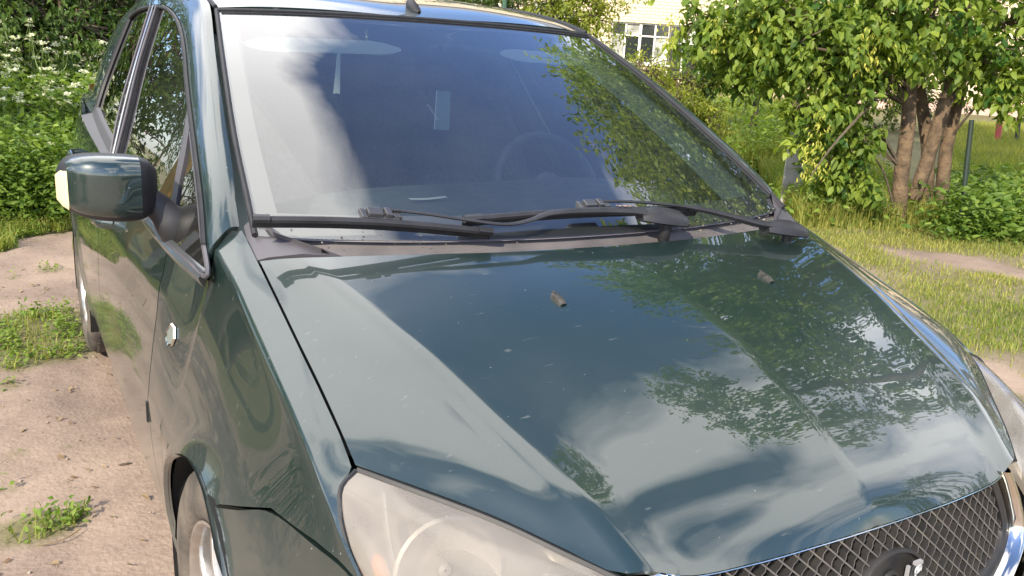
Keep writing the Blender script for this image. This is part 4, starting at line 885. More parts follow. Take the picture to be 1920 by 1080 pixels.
def grassy(x, y):
    """0 bare earth .. 1 grass"""
    n = fbm(x, y, .9, 5, 4)*.9
    g = np.where(y+.9*fbm(x, y, 1.6, 6) > 5.75, 1.2, -.5)+np.clip((y-5.0)*.9, -1, 0)*0
    g = np.maximum(g, np.where(y > 8, 2, -1))
    gx = np.clip((x-1.2)*1.2, -1.2, .55+.9*fbm(x, y, 1.7, 41, 3))              # the grass side, right of the car
    g = np.maximum(g, gx+.15)
    # path of worn earth crossing on the right
    p = gpt(1640, 462); q = gpt(1960, 528); e = (q-p)[:2]/np.linalg.norm((q-p)[:2]); l = (x-p[0])*e[0]+(y-p[1])*e[1]; d = np.abs((x-p[0])*e[1]-(y-p[1])*e[0]+.25*fbm(x, y, 1.3, 31, 3))
    g = g-(1.75+.9*fbm(x, y, 3., 33, 3))*np.exp(-(d/.15)**2)*np.clip((l+.2)*1.5, 0, 1)*(x > 2)
    for px, py, R, a in ((1850, 690, .12, .9), (1600, 520, .12, 1.1), (1700, 600, .1, .8), (1560, 470, .15, .7), (1760, 640, .1, .6), (1900, 720, .1, .6)):
        c = gpt(px, py); g = g-a*np.exp(-((x-c[0])**2+(y-c[1])**2)/R**2)
    for px, py, R, a in ((60, 625, .30, 1.6), (110, 600, .22, 1.5), (15, 640, .28, 1.5), (130, 640, .22, 1.3), (20, 1000, .10, 1.6), (30, 850, .07, 1.3), (10, 720, .10, 1.2), (130, 980, .05, 1.3), (85, 1000, .06, 1.2), (125, 835, .03, 1.2), (200, 705, .04, .9), (20, 790, .05, 1.), (95, 505, .10, 1.2), (85, 545, .1, .9), (100, 410, .3, .8)):
        c = gpt(px, py); g = g+a*np.exp(-((x-c[0])**2+(y-c[1])**2)/R**2)
    for px, py, R, a in ((40, 680, .09, 1.1), (150, 560, .06, .9), (25, 520, .07, .9), (150, 470, .12, .9), (60, 760, .05, 1.), (180, 860, .03, .9), (20, 915, .05, 1.2), (60, 980, .05, 1.3), (150, 965, .04, 1.2), (230, 1010, .025, .8), (90, 640, .2, .6), (10, 560, .08, .8)):
        c = gpt(px, py); g = g+a*np.exp(-((x-c[0])**2+(y-c[1])**2)/R**2)
    return np.clip(g+n*.9, 0, 1)
def ground_mat():
    m = bpy.data.materials.new('earth_and_turf'); m.use_nodes = True; nt = m.node_tree; b = nt.nodes['Principled BSDF']; N = nt.nodes.new; L = nt.links.new
    b.inputs['Roughness'].default_value = .95; b.inputs['Specular IOR Level'].default_value = .2
    tc = N('ShaderNodeTexCoord'); at = N('ShaderNodeAttribute'); at.attribute_name = 'grass'
    def ramp(scale, c1, c2, lo=.3, hi=.7, det=8, rg=.6):
        n = N('ShaderNodeTexNoise'); n.inputs['Scale'].default_value = scale; n.inputs['Detail'].default_value = det; n.inputs['Roughness'].default_value = rg; L(tc.outputs['Object'], n.inputs[0])
        r = N('ShaderNodeMapRange'); r.inputs[1].default_value = lo; r.inputs[2].default_value = hi; L(n.outputs[0], r.inputs[0])
        x = N('ShaderNodeMix'); x.data_type = 'RGBA'; x.inputs[6].default_value = (*c1, 1); x.inputs[7].default_value = (*c2, 1); L(r.outputs[0], x.inputs[0]); return x, n
    e1, _ = ramp(1.6, (.235, .175, .142), (.40, .305, .24), .36, .64); e2, n2 = ramp(35, (.17, .125, .10), (.37, .29, .24), .3, .75)
    e = N('ShaderNodeMix'); e.data_type = 'RGBA'; e.inputs[0].default_value = .30; L(e1.outputs[2], e.inputs[6]); L(e2.outputs[2], e.inputs[7])
    v = N('ShaderNodeTexVoronoi'); v.inputs['Scale'].default_value = 70; L(tc.outputs['Object'], v.inputs[0])
    g, _ = ramp(9, (.085, .10, .03), (.16, .16, .055))
    mx = N('ShaderNodeMix'); mx.data_type = 'RGBA'; L(at.outputs['Fac'], mx.inputs[0]); L(e.outputs[2], mx.inputs[6]); L(g.outputs[2], mx.inputs[7]); L(mx.outputs[2], b.inputs['Base Color'])
    bp = N('ShaderNodeBump'); bp.inputs['Strength'].default_value = .9; bp.inputs['Distance'].default_value = .006; L(n2.outputs[0], bp.inputs['Height'])
    b2 = N('ShaderNodeBump'); b2.inputs['Strength'].default_value = .35; b2.inputs['Distance'].default_value = .004; L(v.outputs['Distance'], b2.inputs['Height']); L(bp.outputs[0], b2.inputs['Normal']); L(b2.outputs[0], b.inputs['Normal'])
    return m
GM = ground_mat()
def axis(lo, hi, c0, c1, fine, grow=1.18):
    a = list(np.arange(c0, c1, fine)); st = fine; x = c0
    pre = []
    while x > lo: st *= grow; x -= st; pre.append(x)
    st = fine; x = a[-1]; post = []
    while x < hi: st *= grow; x += st; post.append(x)
    return np.array(pre[::-1]+a+post)
gx, gy = axis(-400, 500, -3.2, 7.5, .035), axis(-300, 600, -.6, 10.5, .035)
X, Y = np.meshgrid(gx, gy); Z = hgt(X, Y)*np.clip(1-np.hypot(X-2, Y-4)/60, 0, 1); Z -= np.clip(np.exp(-((np.abs(X)-.86)**2)/.03)*.010*(Y > -1)*(Y < 9), 0, 1)
V = np.stack([X, Y, Z], -1).reshape(-1, 3); ny, nx = X.shape
me = bpy.data.meshes.new('ground'); idx = np.arange(nx*ny).reshape(ny, nx)
F = np.stack([idx[:-1, :-1], idx[:-1, 1:], idx[1:, 1:], idx[1:, :-1]], -1).reshape(-1, 4)
me.vertices.add(len(V)); me.vertices.foreach_set('co', V.ravel()); me.loops.add(F.size); me.loops.foreach_set('vertex_index', F.ravel().astype(np.int32))
me.polygons.add(len(F)); me.polygons.foreach_set('loop_start', np.arange(0, F.size, 4, dtype=np.int32)); me.polygons.foreach_set('use_smooth', np.ones(len(F), bool))
at = me.attributes.new('grass', 'FLOAT', 'POINT'); at.data.foreach_set('value', (grassy(X, Y)).ravel().astype(np.float32)*.75); me.update(); me.validate()
link('ground', me, GM, kind='structure')

# ------------------------------------------------------------------ bulk leaf and blade meshes
def tri_mesh(name, V, F, mtl, tint=None, parent=None, **props):
    """V (n,3), F (m,k) all faces alike; tint per vertex"""
    V = np.asarray(V, np.float32).reshape(-1, 3); F = np.asarray(F, np.int32); k = F.shape[1]
    me = bpy.data.meshes.new(name); me.vertices.add(len(V)); me.vertices.foreach_set('co', V.ravel()); me.loops.add(F.size); me.loops.foreach_set('vertex_index', F.ravel())
    me.polygons.add(len(F)); me.polygons.foreach_set('loop_start', np.arange(0, F.size, k, dtype=np.int32))
    if tint is not None: a = me.attributes.new('tint', 'FLOAT', 'POINT'); a.data.foreach_set('value', np.asarray(tint, np.float32).ravel())
    me.update(); return link(name, me, mtl, parent, **props)
def unit(v): return v/(np.linalg.norm(v, axis=-1, keepdims=True)+1e-9)
def leaves_vf(C, D, U, Ls, Ws, fold=.25, droop=.25):
    """folded six-point leaves: C base, D direction, U rough normal"""
    D = unit(D); S = unit(np.cross(D, U)); Nn = np.cross(S, D); Ls = np.asarray(Ls)[:, None]; Ws = np.asarray(Ws)[:, None]
    p0 = C; tip = C+D*Ls-Nn*Ls*droop; mid = C+D*Ls*.45+Nn*Ls*.03
    a1 = C+D*Ls*.30+S*Ws*.5+Nn*Ws*fold; a2 = C+D*Ls*.68+S*Ws*.40+Nn*(Ws*fold*.6-Ls*droop*.4)
    b1 = C+D*Ls*.30-S*Ws*.5+Nn*Ws*fold; b2 = C+D*Ls*.68-S*Ws*.40+Nn*(Ws*fold*.6-Ls*droop*.4)
    V = np.stack([p0, a1, a2, tip, b2, b1, mid], 1); n = len(C)
    f = np.array([(0, 1, 6), (1, 2, 6), (2, 3, 6), (3, 4, 6), (4, 5, 6), (5, 0, 6)])
    return V.reshape(-1, 3), (np.arange(n)[:, None, None]*7+f[None]).reshape(-1, 3), 7
def small_vf(C, D, U, Ls, Ws, droop=.2):
    """four-point rhomb leaves folded on the midrib"""
    D = unit(D); S = unit(np.cross(D, U)); Nn = np.cross(S, D); Ls = np.asarray(Ls)[:, None]; Ws = np.asarray(Ws)[:, None]
    V = np.stack([C, C+D*Ls*.45+S*Ws*.5+Nn*Ws*.2, C+D*Ls-Nn*Ls*droop, C+D*Ls*.45-S*Ws*.5+Nn*Ws*.2], 1); n = len(C)
    return V.reshape(-1, 3), (np.arange(n)[:, None, None]*4+np.array([(0, 1, 2), (0, 2, 3)])[None]).reshape(-1, 3), 4
def rdir(n, zlo=-1, zhi=1):
    z = RNG.uniform(zlo, zhi, n); a = RNG.uniform(0, 2*math.pi, n); r = np.sqrt(np.maximum(0, 1-z*z)); return np.stack([r*np.cos(a), r*np.sin(a), z], -1)
BARK = mat('bark', (.070, .047, .030), .9, col2=(.185, .125, .075), vscale=12, bump=.8, bscale=35, bdist=.02)
BARKD = mat('dark_bark', (.07, .05, .035), .9, col2=(.13, .10, .07), vscale=12, bump=.6, bscale=40, bdist=.02)
MAPLE = leaf_mat('maple_leaf', (.05, .12, .022), (.34, .42, .07), .44)
MAPLEY = leaf_mat('yellow_leaf', (.22, .26, .04), (.42, .42, .07), .4)
SEED = leaf_mat('seed_wing', (.42, .44, .08), (.66, .62, .14), .4)
BUSH = leaf_mat('bush_leaf', (.04, .085, .02), (.13, .20, .04), .35)
BUSHY = leaf_mat('yellow_green_leaf', (.17, .23, .035), (.38, .40, .07), .45)
BROWNL = leaf_mat('brown_leaf', (.10, .055, .02), (.20, .12, .04), .35)
GRASS = leaf_mat('grass_blade', (.13, .20, .03), (.50, .46, .14), .45, .55)
WEED = leaf_mat('weed_leaf', (.09, .17, .028), (.28, .38, .07), .42)
STRAW = leaf_mat('dry_stalk', (.28, .22, .12), (.42, .36, .20), .2)
PETAL = leaf_mat('white_petal', (.70, .72, .55), (.82, .82, .74), .3)
BLUEF = leaf_mat('blue_floret', (.16, .18, .38), (.30, .31, .50), .3)

def limb(ms, P, r0, r1, k=7, n=10):
    C = catmull(np.array(P, float), n); ms.tube(C, np.linspace(r0, r1, n), k)
def grow(name, loc, trunks, blobs, leafn, lsize, mtl, label, category, bark=BARK, group=None, compound=True, twigs=8, own=0, droop=.35, seeds=0, yellow=0., fine=False, trunk_name='trunk', branch=True):
    """trunks: list of (path, r0, r1); blobs: list of (centre, radii, weight). Leaves sit on twig sprays inside the blobs"""
    t = empty(name, loc, label, category, group); inv = Matrix.Translation(-Vector(loc))
    def fx(o): o.matrix_parent_inverse = inv; return o
    ms = Mesh(); tops = []
    for P, r0, r1 in trunks:
        m1 = Mesh(); limb(m1, P, r0, r1, 12, 26)
        # uneven bark
        vv = np.array(m1.v); vv += .10*r0*np.stack([np.array([noise.noise(Vector(p)*5+Vector((k*9, 0, 0))) for p in vv]) for k in range(3)], -1); m1.v = [tuple(p) for p in vv]
        fx(m1.obj(trunk_name, bark, t, angle=80)); tops.append(catmull(P, 12))
    W = np.array([b[2] for b in blobs], float); W /= W.sum(); cs = []; ds = []; us = []; 
    br = Mesh(); allp = np.concatenate(tops)
    nsp = max(4, leafn//(22 if not fine else 30))
    bi = RNG.choice(len(blobs), nsp, p=W)
    LC, LD, LU, LS_, LT = [], [], [], [], []
    for k, (c, rr_, w) in enumerate(blobs):
        c = np.array(c, float); rr_ = np.array(rr_, float)
        if branch:
            near = allp[np.argmin(np.linalg.norm(allp-c-np.array([0, 0, -.6]), axis=1))]
            mb = Mesh(); limb(mb, [near, near*.5+c*.5+np.array([0, 0, .12]), c], (.012+.012*rr_.max())*(.45 if fine else 1), .005, 6, 9); fx(mb.obj('branch', BARKD, t, angle=80))
        m_ = int((bi == k).sum())
        if not m_: continue
        d = rdir(m_); rad_ = RNG.uniform(0.25, 1, (m_, 1))**.5; tip = c+d*rr_*rad_*RNG.uniform(.85, 1.12, (m_, 1))
        if branch:
            for q in range(min(m_, 14)):
                limb(br, [c+(tip[q]-c)*.05, c+(tip[q]-c)*.5+np.array([0, 0, .06]), tip[q]], .012, .004, 4, 5)
        out_ = unit(tip-c)
        per = 22 if not fine else 30
        L_ = min(lsize*(5.0 if not fine else 6.5), 1.1*float(rr_.max()))
        tw = unit(out_+rdir(m_)*.7+np.array([0, 0, -droop]))          # twig direction
        s_ = RNG.uniform(0, 1, (m_, per, 1)); base = tip[:, None]+tw[:, None]*(s_-.5)*L_+rdir(m_*per).reshape(m_, per, 3)*lsize*.7
        dd = unit(tw[:, None]*.5+rdir(m_*per).reshape(m_, per, 3)+np.array([0, 0, -droop*1.3]))
        LC.append(base.reshape(-1, 3)); LD.append(dd.reshape(-1, 3)); LU.append((rdir(m_*per)*.55+np.array([0, 0, 1.])+out_.repeat(per, 0)*.3)); LS_.append(lsize*RNG.uniform(.45, 1.25, m_*per))
        LT.append(np.clip(RNG.normal(.45, .22, m_).repeat(per)+RNG.normal(0, .12, m_*per), 0, 1))
    C, D, U, S_, T = np.concatenate(LC), np.concatenate(LD), np.concatenate(LU), np.concatenate(LS_), np.concatenate(LT)
    if branch: fx(br.obj('twigs', BARKD, t, angle=80, kind='stuff'))
    vf = leaves_vf if not fine else small_vf
    keep = np.ones(len(C), bool)
    if own:      # leaves nearest the camera become parts of their own
        dist = np.linalg.norm(C-CAM, axis=1); 
        inview = []
        q = C-CAM; zc = q@CF; xs = 960+FPX*(q@CR)/zc; ysv = 540-FPX*(q@CU)/zc
        ok = (zc > 0) & (xs > 0) & (xs < 1920) & (ysv > 0) & (ysv < 1080); o_ = np.argsort(np.where(ok, dist, 1e9))[:own]; keep[o_] = False
        V1, F1, kk = vf(np.zeros((1, 3)), np.array([[1., 0, 0]]), np.array([[0, 0, 1.]]), [1.], [.52])
        me = bpy.data.meshes.new('leaf'); me.from_pydata([tuple(p) for p in V1], [], [tuple(f) for f in F1]); a = me.attributes.new('tint', 'FLOAT', 'POINT'); a.data.foreach_set('value', [.6]*len(V1)); me.materials.append(mtl)
        me2 = me.copy(); me2.attributes['tint'].data.foreach_set('value', [.3]*len(V1))
        for n_, i in enumerate(o_):
            o = bpy.data.objects.new('leaf', me if n_ % 2 else me2); COL.objects.link(o); o.parent = t; o.matrix_parent_inverse = inv
            dx = Vector(D[i]).normalized(); sy = dx.cross(Vector(U[i])).normalized()*-1; uz = dx.cross(sy); o.matrix_basis = Matrix(((dx[0], sy[0], uz[0], C[i][0]), (dx[1], sy[1], uz[1], C[i][1]), (dx[2], sy[2], uz[2], C[i][2]), (0, 0, 0, 1)))@Matrix.Scale(S_[i], 4)
    V, F, kk = vf(C[keep], D[keep], U[keep], S_[keep], S_[keep]*(.52 if not fine else .45))
    Tt = np.clip(T[keep]+(RNG.uniform(0, 1, keep.sum()) < yellow)*.8, 0, 1)
    fx(tri_mesh('foliage', V, F, mtl, Tt.repeat(kk), t, kind='stuff'))
    return t, fx, C
def clusters(t, fx, pts, mtl, n=46, size=.045, L_=.30):
    for p in pts:      # hanging bunches of winged seeds
        s_ = RNG.uniform(0, 1, n); c = np.array(p)+np.stack([RNG.normal(0, .05, n), RNG.normal(0, .05, n), -s_*L_], -1)
        V, F, kk = small_vf(c, rdir(n, -1, -.3)+np.array([0, 0, -.6]), rdir(n), size*RNG.uniform(.8, 1.3, n), np.full(n, size*.34)); fx(tri_mesh('seed_cluster', V, F, mtl, RNG.uniform(0, 1, n).repeat(kk), t, kind='stuff'))

# ------------------------------------------------------------------ the box elder by the yard
B0 = gpt(1680, 425); tr = lambda px, py, d: tuple(apt(px, py, d))
DB = math.hypot(B0[0]-CAM[0], B0[1]-CAM[1])
bl = []
for px, py, d, r, w in ((1310, 45, 8.8, .26, .3), (1355, 95, 8.8, .30, .4), (1400, 20, 8.4, .42, .8), (1440, 95, 8.5, .40, .8), (1395, 140, 8.9, .18, .2), (1500, 35, 8.3, .50, 1.1), (1520, 130, 8.3, .42, .8), (1595, 85, 8.3, .42, 1.0), (1570, 195, 8.3, .28, .55), (1505, 205, 8.2, .16, .2), (1560, 315, 8.4, .24, .5), (1515, 275, 8.2, .14, .2), (1605, 345, 8.5, .22, .4), (1620, 265, 8.4, .18, .25), (1640, 120, 8.8, .22, .3), (1660, 15, 8.5, .6, 1.2), (1750, 30, 8.7, .55, 1.1), (1790, 115, 8.9, .22, .3), (1840, 110, 8.9, .38, .7), (1885, 45, 9.2, .5, .9), (1900, 165, 8.9, .22, .3), (1570, -90, 9, 1.1, 1.4), (1760, -150, 9.2, 1.1, 1.4), (1400, -110, 9.2, .9, 1.1)):
    c = apt(px, py, d); bl.append((c, (r, r, r*.85), w))
for a, z, rr_, w in ((0, 4.7, 1.6, 1.3), (1.2, 5.2, 1.5, 1.2), (2.4, 4.5, 1.5, 1.2), (3.6, 4.9, 1.4, 1.1), (4.8, 4.6, 1.5, 1.2), (1.4, 6.5, 1.4, 1.1), (5.4, 6.4, 1.3, 1.0), (.4, 7.6, 1.1, .8)):
    bl.append(((B0[0]+.2+1.35*math.cos(a), B0[1]+.3+1.35*math.sin(a), z), (rr_, rr_, rr_*.8), w*5.0))
trk = [([tr(1684, 428, DB), tr(1690, 330, DB), tr(1705, 200, DB), tr(1700, 60, DB+.1), tr(1690, -200, DB+.2), (B0[0]-.1, B0[1]+.3, 6)], .070, .03),
       ([tr(1712, 372, DB+.1), tr(1735, 310, DB+.1), tr(1770, 200, DB+.1), tr(1800, 100, DB+.2), tr(1830, -80, DB+.3), (B0[0]+1.0, B0[1]-.4, 5.5)], .064, .03),
       ([tr(1765, 380, DB+.35), tr(1772, 290, DB+.35), tr(1800, 160, DB+.5), tr(1795, 0, DB+.6), (B0[0]+.6, B0[1]+.8, 6.6)], .06, .03),
       ([tr(1735, 380, DB+.4), tr(1740, 280, DB+.3), tr(1720, 120, DB+.4), (B0[0]+.2, B0[1]+.8, 5), (B0[0]-.6, B0[1]+1.2, 6.8)], .062, .03)]
maple, fxm, C_ = grow('box_elder_tree', tuple(B0), trk, bl, 70000, .094, MAPLE, 'big leafy tree with leaning orange brown trunks and yellow seed bunches', 'tree', own=290)
clusters(maple, fxm, [apt(1635, 45, 7.9), apt(1650, 55, 7.95), apt(1620, 65, 7.9), apt(1525, 270, 7.8), apt(1535, 265, 7.85), apt(1255, 20, 8.3), apt(1425, 5, 8.1), apt(1350, 30, 8.3), apt(1540, 200, 7.9)], SEED)
g = Mesh(); limb(g, [apt(1690, 130, DB-.1), apt(1600, 230, 8.0), apt(1560, 275, 7.8), apt(1520, 330, 7.6)], .02, .006, 6, 12); fxm(g.obj('branch', BARKD, maple)); g = Mesh(); limb(g, [apt(1700, 160, DB-.1), apt(1600, 105, 8.2), apt(1500, 80, 8.1), apt(1560, 50, 8.0)], .022, .006, 6, 12); fxm(g.obj('branch', BARKD, maple))
# second tree outside the frame on the right, mirrored in the hood
c2 = (7.1, 2.0, 0)
bl2 = [((c2[0]+1.3*math.cos(a), c2[1]+1.3*math.sin(a), z), (r, r, r*.8), 1) for a, z, r in ((0, 5.4, 1.3), (1.3, 5.8, 1.4), (2.6, 6.4, 1.3), (3.9, 7.2, 1.3), (5.2, 6.8, 1.3), (1, 8.4, 1.3), (4, 9.2, 1.2), (2.6, 10.6, 1.0), (.5, 9.4, 1.2))]
grow('box_elder_tree', c2, [([(c2[0], c2[1], 0), (c2[0]+.1, c2[1], 3), (c2[0]-.1, c2[1]+.2, 6), (c2[0], c2[1], 8.6)], .14, .04)], bl2, 20000, .12, MAPLE, 'tall leafy tree right of the yard, seen only mirrored in the hood', 'tree', bark=BARKD)
c3 = (10.6, -5.2, 0)
bl3 = [((c3[0]+1.6*math.cos(a), c3[1]+1.6*math.sin(a), z), (r, r, r*.8), 1) for a, z, r in ((0, 2.4, 1.3), (1.3, 3.0, 1.4), (2.6, 4.0, 1.3), (3.9, 3.2, 1.3), (5.2, 4.6, 1.3), (1, 5.6, .9))]
grow('garden_tree', c3, [([(c3[0], c3[1], 0), (c3[0]+.1, c3[1], 2), (c3[0]-.1, c3[1]+.2, 4)], .14, .04)], bl3, 8000, .12, BUSH, 'dark round tree mirrored small above the far corner of the grille', 'tree', bark=BARKD)

# ------------------------------------------------------------------ shrubs and trees behind
def bush(px, py, d, w, h, n, mtl, label, size=.07, fine=True, cat='bush', name='bush', z0=0., depth=None, nb=9, group=None, trunk=True):
    c = apt(px, py, d); c[2] = z0; bl_ = []
    for k in range(nb):
        a = RNG.uniform(0, 2*math.pi); r = RNG.uniform(.2, .7); z = z0+h*RNG.uniform(.25, .82)
        rr_ = RNG.uniform(.28, .42)*min(w, h); bl_.append(((c[0]+r*w/2*math.cos(a), c[1]+r*(depth or w)/2*math.sin(a), z), (rr_, rr_, rr_*.85), 1))
    bl_.append(((c[0], c[1], z0+h*.35), (w*.42, (depth or w)*.42, h*.33), 2))
    tr_ = [([(c[0]+dx, c[1]+dy, 0), (c[0]+dx*2, c[1]+dy*2, h*.4), (c[0]+dx*4, c[1]+dy*4, h*.75)], .04, .012) for dx, dy in ((0, .05), (.08, 0), (-.07, -.04))]
    return grow(name, (c[0], c[1], 0), tr_, bl_, n, size, mtl, label, cat, BARKD, group, fine=fine, trunk_name='stem')
bush(150, 100, 10.2, 3.2, 3.6, 16000, BUSH, 'tall dark green shrub behind the white flowering weeds, left of the car', .085)
bush(-120, 100, 11.0, 3.0, 3.4, 9000, BUSH, 'dark shrub at the left edge behind the flowering weeds', .085)
bush(420, 60, 11.5, 3.2, 3.6, 9000, BUSH, 'dark shrub hidden behind the roof of the car', .085)
bush(110, -70, 12.0, 4.2, 4.4, 12000, BROWNL, 'brown leaved bush above the dark shrub at the upper left', .09)  # added bush, stands in for a brown blur above the dark shrub
bush(730, 0, 15.5, 3.6, 4.6, 10000, BUSH, 'bushy tree over the middle of the car roof', .09, cat='tree', name='garden_tree')
bush(930, 20, 15.0, 2.4, 4.2, 9000, BUSH, 'green tree just right of the roof antenna', .09, cat='tree', name='garden_tree')
bush(1045, 20, 14.0, 1.9, 4.0, 9000, BUSHY, 'yellow green young tree beside the pale brick house, left of its window', .085, cat='tree', name='garden_tree')
bush(1120, 90, 15.5, .7, 2.0, 1800, BUSHY, 'thin yellow green sapling below the left end of the house window', .07)
bush(1215, 130, 14.0, 1.0, 1.25, 3600, BROWNL, 'low reddish brown bush under the house window', .06)
bush(1290, 120, 13.0, 1.3, 1.35, 4500, BUSHY, 'yellow green bush in front of the house, left of the small bare tree', .065)
bush(1180, 170, 12.0, 1.2, 1.4, 4500, BUSHY, 'yellowish bush behind the roof edge of the windscreen pillar', .06)
bush(1560, 60, 20.0, 3.2, 3.0, 7000, BUSHY, 'distant yellow green bush seen through the big tree', .1)
bush(1720, 120, 22.0, 3.0, 2.8, 6000, BUSH, 'distant dark bush behind the leaning trunks', .1)
for k, (x, y, h) in enumerate(((-4.0, 11.0, 4.4), (-6.2, 10.5, 4.2), (-3.6, 14.0, 5.0), (-8.5, 9.0, 4.0))):
    bl_ = [((x+RNG.uniform(-1.1, 1.1), y+RNG.uniform(-.9, .9), h*RNG.uniform(.25, .8)), (.9, .9, .8), 1) for _ in range(8)]
    grow('bush', (x, y, 0), [([(x, y, 0), (x, y+.1, h*.5), (x+.1, y, h*.8)], .03, .01)], bl_, 6500, .10, BUSH, ['tall hedge bush mirrored in the front side window', 'tall hedge bush mirrored nearest the mirror stalk', 'tallest hedge bush behind the others, mirrored in the side glass', 'outermost hedge bush left of the yard'][k], 'bush', BARKD, fine=True)
for k, (az, ds, h, w_) in enumerate(((66, 11.5, 2.4, 1.5), (72, 10.8, 2.8, 1.6), (79, 11.2, 2.5, 1.6), (87, 12.0, 2.9, 1.7), (95, 13.0, 2.4, 1.6))):
    x, y = CAM[0]+ds*math.sin(rad(az)), CAM[1]+ds*math.cos(rad(az))
    bl_ = [((x+RNG.uniform(-.6, .6), y+RNG.uniform(-.8, .8), h*RNG.uniform(.15, .8)), (.7, .7, .6), 1) for _ in range(8)]
    grow('bush', (x, y, 0), [([(x, y, 0), (x, y+.1, h*.5), (x+.1, y, h*.8)], .03, .01)], bl_, 4500, .10, BUSH, ['nearest of the hedge bushes mirrored along the far edge of the hood', 'tall hedge bush mirrored along the middle of the hood edge', 'hedge bush mirrored above the far headlamp', 'wide hedge bush east of the yard, mirrored in the front of the hood', 'last hedge bush east of the yard'][k], 'bush', BARKD, fine=True)
# small bare-stemmed tree in front of the house wall
sc_ = apt(1418, 210, 13.5); sc_[2] = 0
grow('small_tree', tuple(sc_), [([(sc_[0], sc_[1], 0), tr(1420, 170, 13.5), tr(1425, 140, 13.5), tr(1452, 95, 13.5)], .06, .03), ([tr(1420, 176, 13.5), tr(1395, 165, 13.5), tr(1370, 130, 13.5)], .03, .015)],
     [(apt(x, y, 13.5), (r, r, r), 1) for x, y, r in ((1350, 95, .5), (1400, 80, .45), (1470, 80, .5), (1450, 130, .3), (1340, 130, .3))], 5000, .085, BUSH, 'small dark tree with bare forked stem in front of the pink house base', 'tree', BARKD)

# ------------------------------------------------------------------ flowering weeds
def weed(px, py, z0pt, h, label=None, group='tall white flowering weeds', flower=PETAL, cat='flowering weed', spike=False, name='flowering_weed', loc=None, nl=46, lean=None, spread=.16, heads=7):
    c = np.array(loc if loc is not None else gpt(px, py)); t = empty(name, tuple(c), label, cat, group)
    ln = np.array([RNG.normal(0, .10), RNG.normal(0, .10), 0])*h
    st = Mesh(); P = [c, c+ln*.3+[0, 0, h*.5], c+ln+[0, 0, h]]; CC = catmull(P, 12); st.tube(CC, np.linspace(.007, .003, 12), 5)
    inv = Matrix.Translation(-Vector(c)); ends = [CC[-1]]
    if not spike:
        for k in range(heads):
            s0 = RNG.uniform(.40, .93); b = CC[int(s0*11)]; d = rdir(1, .2, .6)[0]*spread*RNG.uniform(.6, 1.4)*h; e = b+d+[0, 0, h*(1-s0)*.7]; st.tube(catmull([b, b+d*.7, e], 6), np.linspace(.004, .0018, 6), 4); ends.append(e)
    so_ = st.obj('stem', STEMM, t); so_.matrix_parent_inverse = inv
    s_ = RNG.uniform(.08, .95, nl); b = np.stack([np.interp(s_, np.linspace(0, 1, 12), CC[:, i]) for i in range(3)], -1); dd = rdir(nl, -.15, .6); L_ = h*.13*(1.25-s_)*RNG.uniform(.7, 1.3, nl)
    V, F, kk = leaves_vf(b, dd, np.array([0, 0, 1.])+rdir(nl)*.3, L_, L_*.26, droop=.45)
    o = tri_mesh('leaves', V, F, WEED, np.clip(RNG.normal(.5, .25, nl), 0, 1).repeat(kk), t, kind='stuff'); o.matrix_parent_inverse = inv
    # flower heads: small dishes of florets
    fc, fd = [], []
    if spike:
        n = 90; q = RNG.uniform(.45, 1, n); b = np.stack([np.interp(q, np.linspace(0, 1, 12), CC[:, i]) for i in range(3)], -1); d = rdir(n, -.2, .4); fc = b+d*.012; fd = d; sz = RNG.uniform(.014, .026, n)
    else:
        for e in ends:
            n = 26; a = RNG.uniform(0, 2*math.pi, n); r = .032*np.sqrt(RNG.uniform(0, 1, n)); fc.append(e+np.stack([r*np.cos(a), r*np.sin(a), RNG.uniform(0, .022, n)], -1)); fd.append(rdir(n, .0, .6))
        fc, fd = np.concatenate(fc), np.concatenate(fd); sz = RNG.uniform(.015, .026, len(fc))
    V, F, kk = small_vf(fc, fd, rdir(len(fc), .5, 1), sz, sz*.8, .05); o = tri_mesh('flower_heads', V, F, flower, RNG.uniform(0, 1, len(fc)).repeat(kk), t, kind='stuff'); o.matrix_parent_inverse = inv
    return t
STEMM = mat('green_stem', (.13, .19, .05), .6)
spots = []
for k in range(48):
    x = RNG.uniform(-2.1, -.15); y = RNG.uniform(6.9, 9.2); spots.append((x, y))
spots.sort(key=lambda p: p[1])
for k, (x, y) in enumerate(spots):
    h = RNG.uniform(.95, 1.42)*(1.0 if x < -.75 else .86)*(.75 if y < 7.3 else 1)
    weed(0, 0, 0, h, 'tall green weed with clusters of small white flowers beside the car', loc=(x, y, 0.), nl=80, heads=5)
for k in range(18):      # low row in front
    x, y = RNG.uniform(-1.8, -.4), RNG.uniform(6.3, 7.0); weed(0, 0, 0, RNG.uniform(.3, .6), 'low weed with a few white blossoms where the grass meets the tall weeds', group='low weeds at the grass edge', loc=(x, y, 0.), heads=2, nl=40)
for px, py, h in ((1373, 258, .95), (1378, 262, .8), (1345, 262, .75), (1392, 268, .62), (1330, 250, .8), (1310, 240, .9), (1298, 238, .75), (1360, 270, .55)):
    weed(0, 0, 0, h*1.0, 'tall blue flower spike in the meadow beyond the windscreen pillar', group='blue flower spikes', loc=tuple(gpt(px, py+20)), spike=True, flower=BLUEF, cat='blue flower', name='flower_spike', nl=24)

